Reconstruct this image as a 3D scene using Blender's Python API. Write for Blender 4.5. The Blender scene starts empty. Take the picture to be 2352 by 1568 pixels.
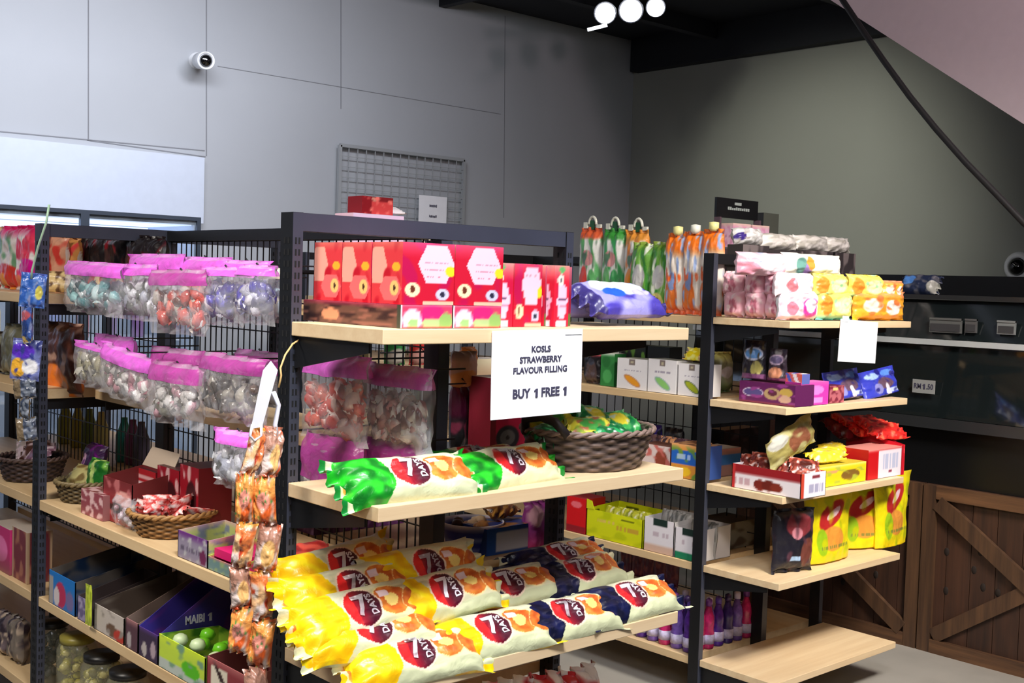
import bpy, bmesh, math, random
from math import sin, cos, pi, radians, sqrt
from mathutils import Vector, Matrix, noise
random.seed(7)
col = bpy.context.scene.collection
SC = bpy.context.scene

# ------------------------------------------------------------------ camera
F = 2691.29
YW, PT, RL = radians(47.673), radians(-2.855), radians(1.775)
CAM = Vector((0, 0, 1.6))
fw = Vector((cos(PT)*cos(YW), cos(PT)*sin(YW), sin(PT)))
rt0 = Vector((sin(YW), -cos(YW), 0)); up0 = rt0.cross(fw)
rt = cos(RL)*rt0 + sin(RL)*up0; upv = -sin(RL)*rt0 + cos(RL)*up0
cd = bpy.data.cameras.new('camera'); cam = bpy.data.objects.new('camera', cd); col.objects.link(cam)
m = Matrix((rt, upv, -fw)).transposed().to_4x4(); m.translation = CAM
cam.matrix_world = m; cd.sensor_width = 36; cd.lens = 36*F/2352; cd.clip_end = 60
SC.camera = cam

def ray(x, y): return fw + rt*(x-1176)/F - upv*(y-784)/F
def OX(x, y, X): d = ray(x, y); return CAM + d*(X/d.x)
def OY(x, y, Y): d = ray(x, y); return CAM + d*(Y/d.y)
def OZ(x, y, Z): d = ray(x, y); return CAM + d*((Z-CAM.z)/d.z)

# ------------------------------------------------------------------ materials
def lin(c):
    return tuple(((v/255)/12.92 if v/255 <= .04045 else ((v/255+.055)/1.055)**2.4) for v in c[:3])
MATS = {}
def mat(name, c, rough=.5, metal=0, spec=.5, var=.0, vscale=20, bump=0, bscale=60, emit=None, estr=0, coat=0):
    if name in MATS: return MATS[name]
    m = bpy.data.materials.new(name); m.use_nodes = True; nt = m.node_tree; b = nt.nodes['Principled BSDF']
    L = lin(c); b.inputs['Roughness'].default_value = rough; b.inputs['Metallic'].default_value = metal
    b.inputs['Specular IOR Level'].default_value = spec; b.inputs['Coat Weight'].default_value = coat
    tc = nt.nodes.new('ShaderNodeTexCoord'); nz = nt.nodes.new('ShaderNodeTexNoise')
    nz.inputs['Scale'].default_value = vscale; nz.inputs['Detail'].default_value = 4
    nt.links.new(tc.outputs['Object'], nz.inputs['Vector'])
    rp = nt.nodes.new('ShaderNodeValToRGB'); nt.links.new(nz.outputs['Fac'], rp.inputs['Fac'])
    rp.color_ramp.elements[0].position = .3; rp.color_ramp.elements[1].position = .7
    rp.color_ramp.elements[0].color = (*[max(0, v*(1-var)) for v in L], 1)
    rp.color_ramp.elements[1].color = (*[min(1, v*(1+var)) for v in L], 1)
    nt.links.new(rp.outputs['Color'], b.inputs['Base Color'])
    if bump:
        n2 = nt.nodes.new('ShaderNodeTexNoise'); n2.inputs['Scale'].default_value = bscale; n2.inputs['Detail'].default_value = 6
        nt.links.new(tc.outputs['Object'], n2.inputs['Vector'])
        bp = nt.nodes.new('ShaderNodeBump'); bp.inputs['Strength'].default_value = bump; bp.inputs['Distance'].default_value = .004
        nt.links.new(n2.outputs['Fac'], bp.inputs['Height']); nt.links.new(bp.outputs['Normal'], b.inputs['Normal'])
    if emit: b.inputs['Emission Color'].default_value = (*lin(emit), 1); b.inputs['Emission Strength'].default_value = estr
    MATS[name] = m; return m

def vmat(name, rough, spec=.5, bump=.0, bscale=40, alpha=1, coat=0, dist=.004):
    """painted packaging: colours come from the mesh's own colour attribute"""
    if name in MATS: return MATS[name]
    m = bpy.data.materials.new(name); m.use_nodes = True; nt = m.node_tree; b = nt.nodes['Principled BSDF']
    at = nt.nodes.new('ShaderNodeAttribute'); at.attribute_name = 'paint'
    nt.links.new(at.outputs['Color'], b.inputs['Base Color'])
    b.inputs['Roughness'].default_value = rough; b.inputs['Specular IOR Level'].default_value = spec
    b.inputs['Coat Weight'].default_value = coat
    if bump:
        tc = nt.nodes.new('ShaderNodeTexCoord'); n2 = nt.nodes.new('ShaderNodeTexNoise')
        n2.inputs['Scale'].default_value = bscale; n2.inputs['Detail'].default_value = 3; n2.inputs['Distortion'].default_value = .8
        nt.links.new(tc.outputs['Object'], n2.inputs['Vector'])
        bp = nt.nodes.new('ShaderNodeBump'); bp.inputs['Strength'].default_value = bump; bp.inputs['Distance'].default_value = dist
        nt.links.new(n2.outputs['Fac'], bp.inputs['Height']); nt.links.new(bp.outputs['Normal'], b.inputs['Normal'])
    b.inputs['Alpha'].default_value = alpha
    MATS[name] = m; return m

def clearmat(name, c, fac, rough=.12, bump=.6, bscale=25):
    """thin clear plastic film: mostly see-through, with glossy creases"""
    if name in MATS: return MATS[name]
    m = bpy.data.materials.new(name); m.use_nodes = True; nt = m.node_tree; b = nt.nodes['Principled BSDF']
    b.inputs['Base Color'].default_value = (*lin(c), 1); b.inputs['Roughness'].default_value = rough
    b.inputs['Specular IOR Level'].default_value = .9
    tr = nt.nodes.new('ShaderNodeBsdfTransparent'); tr.inputs['Color'].default_value = (1, 1, 1, 1)
    mx = nt.nodes.new('ShaderNodeMixShader')
    tc = nt.nodes.new('ShaderNodeTexCoord'); n2 = nt.nodes.new('ShaderNodeTexNoise')
    n2.inputs['Scale'].default_value = bscale; n2.inputs['Detail'].default_value = 3; n2.inputs['Distortion'].default_value = 1.2
    nt.links.new(tc.outputs['Object'], n2.inputs['Vector'])
    bp = nt.nodes.new('ShaderNodeBump'); bp.inputs['Strength'].default_value = bump; bp.inputs['Distance'].default_value = .01
    nt.links.new(n2.outputs['Fac'], bp.inputs['Height']); nt.links.new(bp.outputs['Normal'], b.inputs['Normal'])
    mp = nt.nodes.new('ShaderNodeMapRange'); mp.inputs['From Min'].default_value = .3; mp.inputs['From Max'].default_value = .7
    mp.inputs['To Min'].default_value = max(0, fac-.15); mp.inputs['To Max'].default_value = min(1, fac+.2)
    nt.links.new(n2.outputs['Fac'], mp.inputs['Value']); nt.links.new(mp.outputs['Result'], mx.inputs['Fac'])
    nt.links.new(tr.outputs[0], mx.inputs[1]); nt.links.new(b.outputs[0], mx.inputs[2])
    nt.links.new(mx.outputs[0], nt.nodes['Material Output'].inputs['Surface'])
    MATS[name] = m; return m

def woodmat(name, c1, c2, axis, scale=1.0, rough=.45):
    if name in MATS: return MATS[name]
    m = bpy.data.materials.new(name); m.use_nodes = True; nt = m.node_tree; b = nt.nodes['Principled BSDF']
    tc = nt.nodes.new('ShaderNodeTexCoord'); mp = nt.nodes.new('ShaderNodeMapping')
    s = [14*scale]*3; s[axis] = .8*scale; mp.inputs['Scale'].default_value = s
    nt.links.new(tc.outputs['Object'], mp.inputs['Vector'])
    nz = nt.nodes.new('ShaderNodeTexNoise'); nz.inputs['Scale'].default_value = 3; nz.inputs['Detail'].default_value = 8; nz.inputs['Roughness'].default_value = .65
    nt.links.new(mp.outputs['Vector'], nz.inputs['Vector'])
    rp = nt.nodes.new('ShaderNodeValToRGB'); nt.links.new(nz.outputs['Fac'], rp.inputs['Fac'])
    rp.color_ramp.elements[0].position = .3; rp.color_ramp.elements[1].position = .72
    rp.color_ramp.elements[0].color = (*lin(c1), 1); rp.color_ramp.elements[1].color = (*lin(c2), 1)
    nt.links.new(rp.outputs['Color'], b.inputs['Base Color']); b.inputs['Roughness'].default_value = rough
    bp = nt.nodes.new('ShaderNodeBump'); bp.inputs['Strength'].default_value = .15; bp.inputs['Distance'].default_value = .002
    nt.links.new(nz.outputs['Fac'], bp.inputs['Height']); nt.links.new(bp.outputs['Normal'], b.inputs['Normal'])
    MATS[name] = m; return m

FILM = vmat('printed_film', .34, .5, .55, 28, dist=.006)
FOIL = vmat('printed_foil', .24, .8, .8, 34, dist=.008)
CARD = vmat('printed_card', .42, .4, .06, 60)
TOYP = vmat('coloured_plastic', .25, .6)
BLACK = mat('black_steel', (20, 21, 24), .42, .1, .5, .1, 9)
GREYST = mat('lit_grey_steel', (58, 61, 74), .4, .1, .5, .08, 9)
SLOT = mat('slot_shadow', (6, 6, 8), .9)
SHELFX = woodmat('shelf_wood_x', (214, 184, 142), (232, 208, 168), 0, .6)
SHELFY = woodmat('shelf_wood_y', (210, 176, 128), (230, 202, 156), 1, .6)
PAPER = mat('white_paper', (246, 247, 250), .7, var=.02)
INK = mat('print_ink', (62, 60, 82), .7)
WHITEINK = mat('white_ink', (244, 238, 244), .5)
CLEAR = clearmat('clear_film', (235, 235, 240), .20, .16, .8, 16)
CLEARPINK = clearmat('pink_film', (244, 112, 236), .80, .3, .4)
CLEARDARK = clearmat('smoky_film', (150, 140, 138), .22)
PURPLEF = clearmat('purple_film', (196, 70, 168), .74, .35, .4)

# ------------------------------------------------------------------ tagging / objects
def tag(o, label=None, cat=None, group=None, kind=None):
    if label: o['label'] = label
    if cat: o['category'] = cat
    if group: o['group'] = group
    if kind: o['kind'] = kind
    return o
def link(name, me, parent=None, loc=None, rz=None):
    o = bpy.data.objects.new(name, me); col.objects.link(o)
    if parent is not None: o.parent = parent
    if loc is not None: o.location = loc
    if rz is not None: o.rotation_euler = (0, 0, rz)
    return o
def empty(name, loc=(0, 0, 0), rz=0):
    return link(name, None, None, loc, rz)
def copy_tree(o, parent=None):
    c = o.copy(); col.objects.link(c); c.parent = parent
    for ch in [k for k in bpy.data.objects if k.parent == o]: copy_tree(ch, c)
    return c

class MB:
    """collects solids into one mesh, each with its material"""
    def __init__(s): s.v = []; s.f = []; s.mi = []; s.mats = []; s.sm = []
    def mid(s, m):
        if m not in s.mats: s.mats.append(m)
        return s.mats.index(m)
    def add(s, vs, fs, m, smooth=False):
        n = len(s.v); s.v += [tuple(v) for v in vs]; k = s.mid(m)
        for f in fs: s.f.append(tuple(i+n for i in f)); s.mi.append(k); s.sm.append(smooth)
        return s
    def box(s, a, b, m, M=None, taper=None):
        x0, y0, z0 = a; x1, y1, z1 = b
        vs = [Vector(p) for p in ((x0,y0,z0),(x1,y0,z0),(x1,y1,z0),(x0,y1,z0),(x0,y0,z1),(x1,y0,z1),(x1,y1,z1),(x0,y1,z1))]
        if M: vs = [M @ v for v in vs]
        return s.add(vs, [(0,3,2,1),(4,5,6,7),(0,1,5,4),(1,2,6,5),(2,3,7,6),(3,0,4,7)], m)
    def bar(s, p, q, w, m, h=None, up=Vector((0,0,1))):
        p = Vector(p); q = Vector(q); d = (q-p); L = d.length; d.normalize()
        x = d.cross(up)
        if x.length < 1e-4: x = d.cross(Vector((1,0,0)))
        x.normalize(); y = x.cross(d); h = h or w
        M = Matrix((x, y, d)).transposed().to_4x4(); M.translation = p
        return s.box((-w/2, -h/2, 0), (w/2, h/2, L), m, M)
    def tube(s, pts, r, m, n=8, caps=True):
        pts = [Vector(p) for p in pts]; rs = r if isinstance(r, (list, tuple)) else [r]*len(pts)
        base = len(s.v); k = s.mid(m); prev = None
        for i, p in enumerate(pts):
            d = (pts[min(i+1, len(pts)-1)]-pts[max(i-1, 0)]).normalized()
            x = d.cross(Vector((0,0,1))) if prev is None else (prev - d*prev.dot(d))
            if x.length < 1e-4: x = d.cross(Vector((1,0,0)))
            x.normalize(); prev = x; y = d.cross(x)
            for j in range(n):
                a = 2*pi*j/n; s.v.append(tuple(p + (x*cos(a)+y*sin(a))*rs[i]))
        for i in range(len(pts)-1):
            for j in range(n):
                a = base+i*n+j; b = base+i*n+(j+1) % n
                s.f.append((a, b, b+n, a+n)); s.mi.append(k); s.sm.append(True)
        if caps:
            s.f.append(tuple(base+j for j in reversed(range(n)))); s.mi.append(k); s.sm.append(False)
            e = base+(len(pts)-1)*n; s.f.append(tuple(e+j for j in range(n))); s.mi.append(k); s.sm.append(False)
        return s
    def lathe(s, prof, m, c=(0,0,0), n=24, M=None, sx=1, sy=1):
        base = len(s.v); k = s.mid(m); c = Vector(c)
        for (r, z) in prof:
            for j in range(n):
                a = 2*pi*j/n; v = Vector((r*cos(a)*sx, r*sin(a)*sy, z))
                if M: v = M @ v
                s.v.append(tuple(v+c))
        for i in range(len(prof)-1):
            for j in range(n):
                a = base+i*n+j; b = base+i*n+(j+1) % n
                s.f.append((a, b, b+n, a+n)); s.mi.append(k); s.sm.append(True)
        s.f.append(tuple(base+j for j in reversed(range(n)))); s.mi.append(k); s.sm.append(False)
        e = base+(len(prof)-1)*n; s.f.append(tuple(e+j for j in range(n))); s.mi.append(k); s.sm.append(False)
        return s
    def prism(s, poly, y0, y1, m):
        """poly in x,z extruded along y"""
        n = len(poly); vs = [(x, y0, z) for x, z in poly]+[(x, y1, z) for x, z in poly]
        fs = [tuple(range(n)), tuple(reversed(range(n, 2*n)))]+[(i+n, (i+1) % n+n, (i+1) % n, i) for i in range(n)]
        return s.add(vs, fs, m)
    def mesh(s, name):
        me = bpy.data.meshes.new(name); me.from_pydata(s.v, [], s.f)
        for m in s.mats: me.materials.append(m)
        for p, i, q in zip(me.polygons, s.mi, s.sm): p.material_index = i; p.use_smooth = q
        me.update(); return me
    def obj(s, name, parent=None, loc=None, rz=None, bevel=0):
        o = link(name, s.mesh(name), parent, loc, rz)
        if bevel:
            b = o.modifiers.new('bevel', 'BEVEL'); b.width = bevel; b.segments = 2; b.limit_method = 'ANGLE'
        return o

def struct(o): o['kind'] = 'structure'; return o

# painted grids ------------------------------------------------------------
def grid_mesh(name, sheets, material, smooth=True, weld=True):
    """sheets: list of (nx, nz, pos(u,v), paint(u,v)); welded into one closed mesh with a colour attribute"""
    V = []; Fc = []; C = []
    for nx, nz, pos, paint, flip in sheets:
        b = len(V)
        for j in range(nz+1):
            for i in range(nx+1):
                u, v = i/nx, j/nz; V.append(tuple(pos(u, v))); C.append(lin(paint(u, v)))
        for j in range(nz):
            for i in range(nx):
                a = b+j*(nx+1)+i; q = (a, a+1, a+nx+2, a+nx+1); Fc.append(q[::-1] if flip else q)
    me = bpy.data.meshes.new(name); me.from_pydata(V, [], Fc)
    ca = me.color_attributes.new('paint', 'FLOAT_COLOR', 'POINT')
    flat = []
    for c in C: flat += [c[0], c[1], c[2], 1]
    ca.data.foreach_set('color', flat)
    me.materials.append(material)
    me.polygons.foreach_set('use_smooth', [smooth]*len(me.polygons))
    me.update(); return me

def nz3(x, y, z): return noise.noise(Vector((x, y, z)))
def clampf(v, a=0, b=1): return max(a, min(b, v))
def mixc(a, b, t): t = clampf(t); return tuple(a[i]*(1-t)+b[i]*t for i in range(3))

class Surf:
    """a flexible bag: local x across, z up, front towards -y"""
    def __init__(s, w, h, t, kind='pillow', seed=0, wr=1.0, zig=0, flare=0):
        s.w, s.h, s.t, s.kind, s.seed, s.wr, s.zig, s.flare = w, h, t, kind, seed, wr, zig, flare
    def T(s, u, v):
        a = max(0, 1-abs(2*u-1)**2.6); b = max(0, 1-abs(2*v-1)**2.6)
        if s.kind == 'pillow': return s.t/2*(a*b)**.55        # puffed between four edges
        if s.kind == 'roll':                                  # seals at left and right ends
            e = clampf((min(u, 1-u)-.07)/.13); return s.t/2*(sqrt(e*(2-e)))*max(0, 1-abs(2*v-1)**2.4)**.5
        if s.kind == 'tbag':                                  # seals at top and bottom
            e = clampf((min(v, 1-v)-.05)/.2); return s.t/2*(sqrt(e*(2-e)))*max(0, 1-abs(2*u-1)**3)**.5
        if s.kind == 'stand':                                 # stand-up pouch: deep foot, flat top
            k = clampf((1-v)/.85)**.7; return s.t/2*k*max(.0, 1-abs(2*u-1)**3)**.5
        return s.t/2
    def pos(s, u, v, side=-1, off=0):
        x = (u-.5)*s.w; z = v*s.h; T = s.T(u, v)
        sd = s.seed*7.3
        wv = s.wr*(.10*s.t*nz3(u*4+sd, v*4, side*3.1) + .05*s.t*nz3(u*11+sd, v*9, side*5))
        if s.kind == 'roll':
            e = 1-clampf((min(u, 1-u))/.14)
            z = z + (z-s.h/2)*s.flare*e; wv += e*.18*s.t*sin(v*22+sd)*s.wr
            if s.zig: x += (1 if u > .5 else -1)*s.zig*(abs((v*14) % 1-.5))*(1 if (u == 0 or u == 1) else 0)
            z += .04*s.h*nz3(u*3+sd, 0, 9)
        elif s.kind in ('tbag', 'pillow'):
            e = 1-clampf((min(v, 1-v))/.12)
            wv += e*.14*s.t*sin(u*20+sd)*s.wr; x *= 1-.03*(1-e)+s.flare*e
            x += .02*s.w*nz3(v*3+sd, 0, 4); z += .02*s.h*nz3(u*3+sd, 0, 4)
        elif s.kind == 'stand':
            x *= 1+s.flare*v*v-.05*sin(pi*v); wv += .15*s.t*sin(u*9+sd)*v*s.wr*.5
            z = z if v > .03 else z
        y = side*(T+off)+wv
        return Vector((x, y, z))
    def mesh(s, name, paint, material, nx=60, nz=40, back=None):
        back = back or (lambda u, v: paint(1-u, v))
        def seam(side):
            def f(u, v):
                if u in (0, 1) or v in (0, 1):
                    a = s.pos(u, v, -1); b = s.pos(u, v, 1); return (a+b)/2
                return s.pos(u, v, side)
            return f
        def jag(f):
            if s.kind != 'tbag' or not s.zig: return f
            def g(u, v):
                p = f(u, v)
                if v == 1: p.z += s.zig*abs((u*24) % 1-.5)
                return p
            return g
        return grid_mesh(name, [(nx, nz, jag(seam(-1)), paint, False), (nx, nz, jag(seam(1)), back, True)], material)

def box_sheets(w, d, h, paints, res=.005):
    """paints: dict of front,left,right,back,top,bottom functions(u,v)->rgb; box centred in x,y, base z=0"""
    n = lambda L: max(2, int(L/res)); X, Y = w/2, d/2
    P = lambda k: paints.get(k) or paints['side' if k in ('left', 'right', 'back') and 'side' in paints else 'front'] if k not in ('top', 'bottom') else (paints.get(k) or (lambda u, v: (200, 190, 180)))
    return [
      (n(w), n(h), lambda u, v: (-X+w*u, -Y, h*v), P('front'), False),
      (n(w), n(h), lambda u, v: (X-w*u, Y, h*v), P('back'), False),
      (n(d), n(h), lambda u, v: (-X, Y-d*u, h*v), P('left'), False),
      (n(d), n(h), lambda u, v: (X, -Y+d*u, h*v), P('right'), False),
      (n(w), n(d), lambda u, v: (-X+w*u, -Y+d*v, h), P('top'), False),
      (2, 2, lambda u, v: (-X+w*u, Y-d*v, 0), lambda u, v: (120, 110, 100), False)]
def carton_mesh(name, w, d, h, paints, res=.005, material=None):
    return grid_mesh(name, box_sheets(w, d, h, paints, res), material or CARD, smooth=False)

def solid(c): return lambda u, v: c
TXT = {}
def text_mesh(s, size, material, bold=0, key=None, xs=1.0):
    k = (s, size, material.name, bold, xs)
    if k in TXT: return TXT[k]
    cu = bpy.data.curves.new('lettering', 'FONT'); cu.body = s; cu.size = size; cu.align_x = 'CENTER'; cu.align_y = 'CENTER'
    cu.offset = bold; cu.resolution_u = 3
    cu.extrude = .0004
    o = bpy.data.objects.new('lettering', cu); col.objects.link(o)
    dg = bpy.context.evaluated_depsgraph_get(); me = bpy.data.meshes.new_from_object(o.evaluated_get(dg))
    bpy.data.objects.remove(o); bpy.data.curves.remove(cu)
    # stand the text up: x across, z up, facing -y
    for v in me.vertices: v.co = Vector((v.co.x*xs, -v.co.z, v.co.y))
    me.materials.clear(); me.materials.append(material); TXT[k] = me
    return me
def one_mesh(size, material):
    k = ('one', size, material.name)
    if k not in TXT:
        h = size*.70; w = size*.12
        TXT[k] = MB().prism([(-w, -h/2), (w, -h/2), (w, h/2), (-w*.6, h/2), (-size*.26, h*.27), (-size*.26, h*.13), (-w, h*.26)], -.0006, .0006, material).mesh('lettering')
    return TXT[k]
def text_line(tokens, size, material, parent, loc, bold=0, rot=None, xs=1.0, gap=.32):
    """words set side by side, the figure one drawn with its flag"""
    ms = [one_mesh(size, material) if t == '1' else text_mesh(t, size, material, bold, xs=xs) for t in tokens]
    ws = [max(v.co.x for v in m.vertices)-min(v.co.x for v in m.vertices) for m in ms]
    tot = sum(ws)+gap*size*(len(ms)-1); x = -tot/2; R = Matrix.Rotation(rot[2] if rot else 0, 3, 'Z')
    for m, w_ in zip(ms, ws):
        mn = min(v.co.x for v in m.vertices); o = link('lettering', m, parent, Vector(loc) + R @ Vector((x-mn, 0, 0)))
        if rot: o.rotation_euler = rot
        x += w_+gap*size
def text(s, size, material, parent, loc, bold=0, rot=None, name='lettering', xs=1.0):
    o = link(name, text_mesh(s, size, material, bold, xs=xs), parent, loc)
    if rot: o.rotation_euler = rot
    return o
def text_on(surf, s, size, material, parent, u, v, bold=0, roll=0, name='lettering', off=.0022, xs=1.0):
    """text wrapped on a bag's front"""
    src = text_mesh(s, size, material, bold, xs=xs); me = src.copy(); R = Matrix.Rotation(roll, 3, 'Y')
    bm = bmesh.new(); bm.from_mesh(me); bmesh.ops.triangulate(bm, faces=bm.faces[:])
    for _ in range(4):
        es = [e for e in bm.edges if e.calc_length() > .005]
        if not es: break
        bmesh.ops.subdivide_edges(bm, edges=es, cuts=1, use_grid_fill=False); bmesh.ops.triangulate(bm, faces=bm.faces[:])
    bm.to_mesh(me); bm.free()
    for w in me.vertices:
        p = R @ w.co; w.co = surf.pos(u+p.x/surf.w, clampf(v+p.z/surf.h, .01, .99), -1, off)
    return link(name, me, parent)

# frames facing the viewer's side of a shelf; returns location, rotation, width, height
def faceY(x0, x1, yt, yb, Y):
    xm = (x0+x1)/2; b = OY(xm, yb, Y); a = OY(x0, (yt+yb)/2, Y); c = OY(x1, (yt+yb)/2, Y); t = OY(xm, yt, Y)
    return Vector(((a.x+c.x)/2, Y, b.z)), 0.0, c.x-a.x, t.z-b.z
def faceX(x0, x1, yt, yb, X):
    xm = (x0+x1)/2; b = OX(xm, yb, X); a = OX(x0, (yt+yb)/2, X); c = OX(x1, (yt+yb)/2, X); t = OX(xm, yt, X)
    return Vector((X, (a.y+c.y)/2, b.z)), -pi/2, a.y-c.y, t.z-b.z
# ================================================================== THE ROOM
XR, YB, ZC = 7.2, 6.53, 3.60
WALLL = mat('white_wall_paint', (176, 180, 184), .75, var=.03, vscale=1.5, bump=.05, bscale=200)
WALLR = mat('grey_wall_paint', (150, 152, 144), .75, var=.03, vscale=1.5, bump=.05, bscale=200)
SEAM = mat('panel_seam', (128, 130, 134), .8)
CEIL = mat('dark_ceiling', (30, 32, 40), .8, var=.1, vscale=3)
BEAM = mat('ceiling_beam', (22, 24, 31), .7)
FLOOR = mat('concrete_floor', (160, 156, 148), .35, var=.10, vscale=4, bump=.03, bscale=80)

b = MB().box((-3, -4, -.1), (XR, YB, 0), FLOOR); struct(b.obj('floor'))
b = MB()
b.box((-3, YB, 0), (XR+.15, YB+.15, ZC+.1), WALLL)
def seamline(x0, y0, x1, y1, w=.006):
    p = OY(x0, y0, YB-.001); q = OY(x1, y1, YB-.001); b.bar(p, q, w, SEAM, .004, up=Vector((0, 1, 0)))
seamline(203, 0, 203, 320); seamline(474, 0, 474, 358); seamline(783, 0, 783, 250, .005); seamline(1160, 36, 1157, 500, .004)
seamline(500, 152, 1150, 262, .004); seamline(0, 302, 470, 346); seamline(200, 322, 472, 360)
struct(b.obj('wall_back'))
b = MB().box((XR, -4, 0), (XR+.15, YB, ZC+.1), WALLR); struct(b.obj('wall_right'))
b = MB().box((-3.15, -4, 0), (-3, YB+.15, ZC+.1), WALLL); struct(b.obj('wall_left'))
b = MB().box((-3.15, -4.15, 0), (XR+.15, -4, ZC+.1), WALLL); struct(b.obj('wall_front'))
# ceiling of dark sheet with joists
b = MB().box((-3.15, -4.15, ZC), (XR+.15, YB+.15, ZC+.1), CEIL)
struct(b.obj('ceiling'))
b = MB().box((XR-.1, -4, 3.335), (XR, YB-.05, ZC-.001), BEAM)                     # dark band above the grey wall
struct(b.obj('trim_1'))
b = MB()
for yy in (5.6, 4.3, 3.0): b.box((-3, yy, ZC-.12), (XR-.11, yy+.07, ZC-.001), BEAM)
for xx in (5.15,): b.box((xx, -3, ZC-.09), (xx+.06, YB-.01, ZC-.002), BEAM)
struct(b.obj('trim_2'))
# bright bulkhead over the drinks cooler
BULK = mat('bulkhead_white', (205, 214, 228), .7, var=.02)
e = OY(470, 360, YB-.06)
b = MB().box((-3, YB-.06, OY(460, 500, YB-.7).z+.0), (e.x, YB-.002, OY(470, 362, YB-.06).z), BULK)
struct(b.obj('trim_3'))
# pale sloping stair side, upper right
STAIR = mat('stair_white', (222, 208, 212), .7, var=.02)
XS = 5.3
pa = OX(1905, -2, XS); pb = OX(2352, 285, XS); sl = (pb.z-pa.z)/(pb.y-pa.y)
def zz(y): return pa.z+(y-pa.y)*sl
yt = pa.y+(ZC-pa.z)/sl; yb = .4
vs = []
for X in (XS, XS+.9): vs += [(X, yt, ZC-.001), (X, yb, zz(yb)), (X, yb, ZC-.001)]
b = MB().add(vs, [(0, 1, 2), (5, 4, 3), (0, 3, 4, 1), (1, 4, 5, 2), (2, 5, 3, 0)], STAIR)
struct(b.obj('wall_stair'))

# thick black cable sagging from the ceiling
CAB = mat('black_cable', (18, 18, 20), .6)
pts = [OX(x, y, 4.75) for x, y in ((1900, -70), (1935, 0), (1985, 75), (2030, 140), (2090, 222), (2150, 296), (2220, 375), (2290, 447), (2352, 512), (2430, 580), (2520, 640))]
p0 = pts[0]; pts = [Vector((p0.x, p0.y+.02, ZC-.002))]+pts
pts[-1].z = 1.76
o = MB().tube(pts, .0135, CAB, 10).obj('power_cable'); tag(o, 'thick black cable sagging from the dark ceiling across the pale stair side', 'cable')

# ------------------------------------------------------------------ ceiling lamp cluster
LAMPE = mat('lamp_glow', (255, 255, 255), .5, emit=(255, 255, 255), estr=22)
LAMPB = mat('lamp_body', (40, 42, 50), .4)
t = empty('spotlight_bar', (5.43, 4.97, 3.35)); tag(t, 'three glowing round spotlights on one bar under the dark ceiling', 'ceiling lamp')
ctr = [OY(x, y, 4.97) for x, y in ((1390, 31), (1449, 25), (1506, 18))]
b = MB(); b.bar(ctr[0]+Vector((-.08, .03, .13))-t.location, ctr[2]+Vector((.08, .03, .13))-t.location, .05, LAMPB)
b.bar(ctr[1]+Vector((0, .03, .14))-t.location, Vector((ctr[1].x, 5.0, ZC))-t.location, .05, LAMPB); b.obj('lamp_bar', t)
for i, c in enumerate(ctr):
    d = (CAM-c).normalized(); d = (d+Vector((0, 0, -.3))).normalized(); R = d.to_track_quat('Z', 'Y').to_matrix().to_4x4()
    s = [.06, .068, .055][i]
    h = MB().lathe([(s*.4, -.10), (s*.9, -.06), (s*1.15, -.01), (s*1.15, 0)], LAMPB, c-t.location-d*.01, 20, R).obj('lamp_head', t)
    MB().lathe([(s*.98, -.012), (s, .004), (s*.7, .014), (s*.01, .017)], LAMPE, c-t.location, 20, R).obj('lamp_lens', h)
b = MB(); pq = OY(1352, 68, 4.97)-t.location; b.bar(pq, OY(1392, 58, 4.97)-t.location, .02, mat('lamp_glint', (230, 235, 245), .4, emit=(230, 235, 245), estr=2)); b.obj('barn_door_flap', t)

# ------------------------------------------------------------------ security cameras
WPL = mat('white_plastic', (238, 240, 242), .35); DKG = mat('dark_glass', (8, 8, 9), .08, spec=.9)
c = OY(452, 140, YB); t = empty('security_camera', c); tag(t, 'white cylindrical security camera on the seam of the white wall', 'camera')
d = (OY(478, 139, YB-.28)-c); dn = d.normalized(); R = dn.to_track_quat('Z', 'Y').to_matrix().to_4x4()
MB().lathe([(.05, 0), (.05, .015), (.018, .02), (.018, .10)], WPL, (0, 0, 0), 20, R).obj('wall_mount', t)
h = MB().lathe([(.02, .07), (.048, .09), (.052, .24), (.047, .25), (.044, .235), (.01, .235)], WPL, (0, 0, 0), 24, R).obj('housing', t)
MB().lathe([(.036, .236), (.036, .244), (.024, .252), (.001, .256)], DKG, (0, 0, 0), 20, R).obj('lens', h)
c = OX(2345, 613, XR); t = empty('dome_camera', c); tag(t, 'white dome camera with black eye on the grey wall above the counter', 'camera')
R = Matrix.Rotation(-pi/2, 4, 'Y')
s = .092
MB().lathe([(s, 0), (s*1.02, .03), (s*.85, .055), (s*.62, .06), (s*.6, .04), (.01, .04)], WPL, (0, 0, 0), 30, R).obj('housing', t)
MB().lathe([(s*.6, .045), (s*.52, .075), (s*.3, .094), (.002, .1)], DKG, (0, 0, 0), 24, R).obj('lens', t)

# ------------------------------------------------------------------ wire grid on the back wall
WIRE = mat('white_wire', (158, 162, 164), .4)
a = OY(781, 333, YB-.05); c2 = OY(1066, 372, YB-.05); zb = 1.3
t = empty('wire_grid_panel', (a.x, YB-.05, zb)); tag(t, 'white wire grid panel fixed to the back wall', 'grid panel')
W = c2.x-a.x; Hh = a.z-zb; b = MB()
for q in ((0, 0, W, 0), (0, Hh, W, Hh)): b.bar((q[0], 0, q[1]), (q[2], 0, q[3]), .022, WIRE)
for x in (0, W): b.bar((x, 0, 0), (x, 0, Hh), .022, WIRE)
b.obj('frame', t)
b = MB(); n = 15
for i in range(1, n): b.bar((W*i/n, 0, 0), (W*i/n, 0, Hh), .005, WIRE)
n = 17
for i in range(1, n): b.bar((0, -.004, Hh*i/n), (W, -.004, Hh*i/n), .005, WIRE)
b.obj('wire_grid', t)
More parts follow.
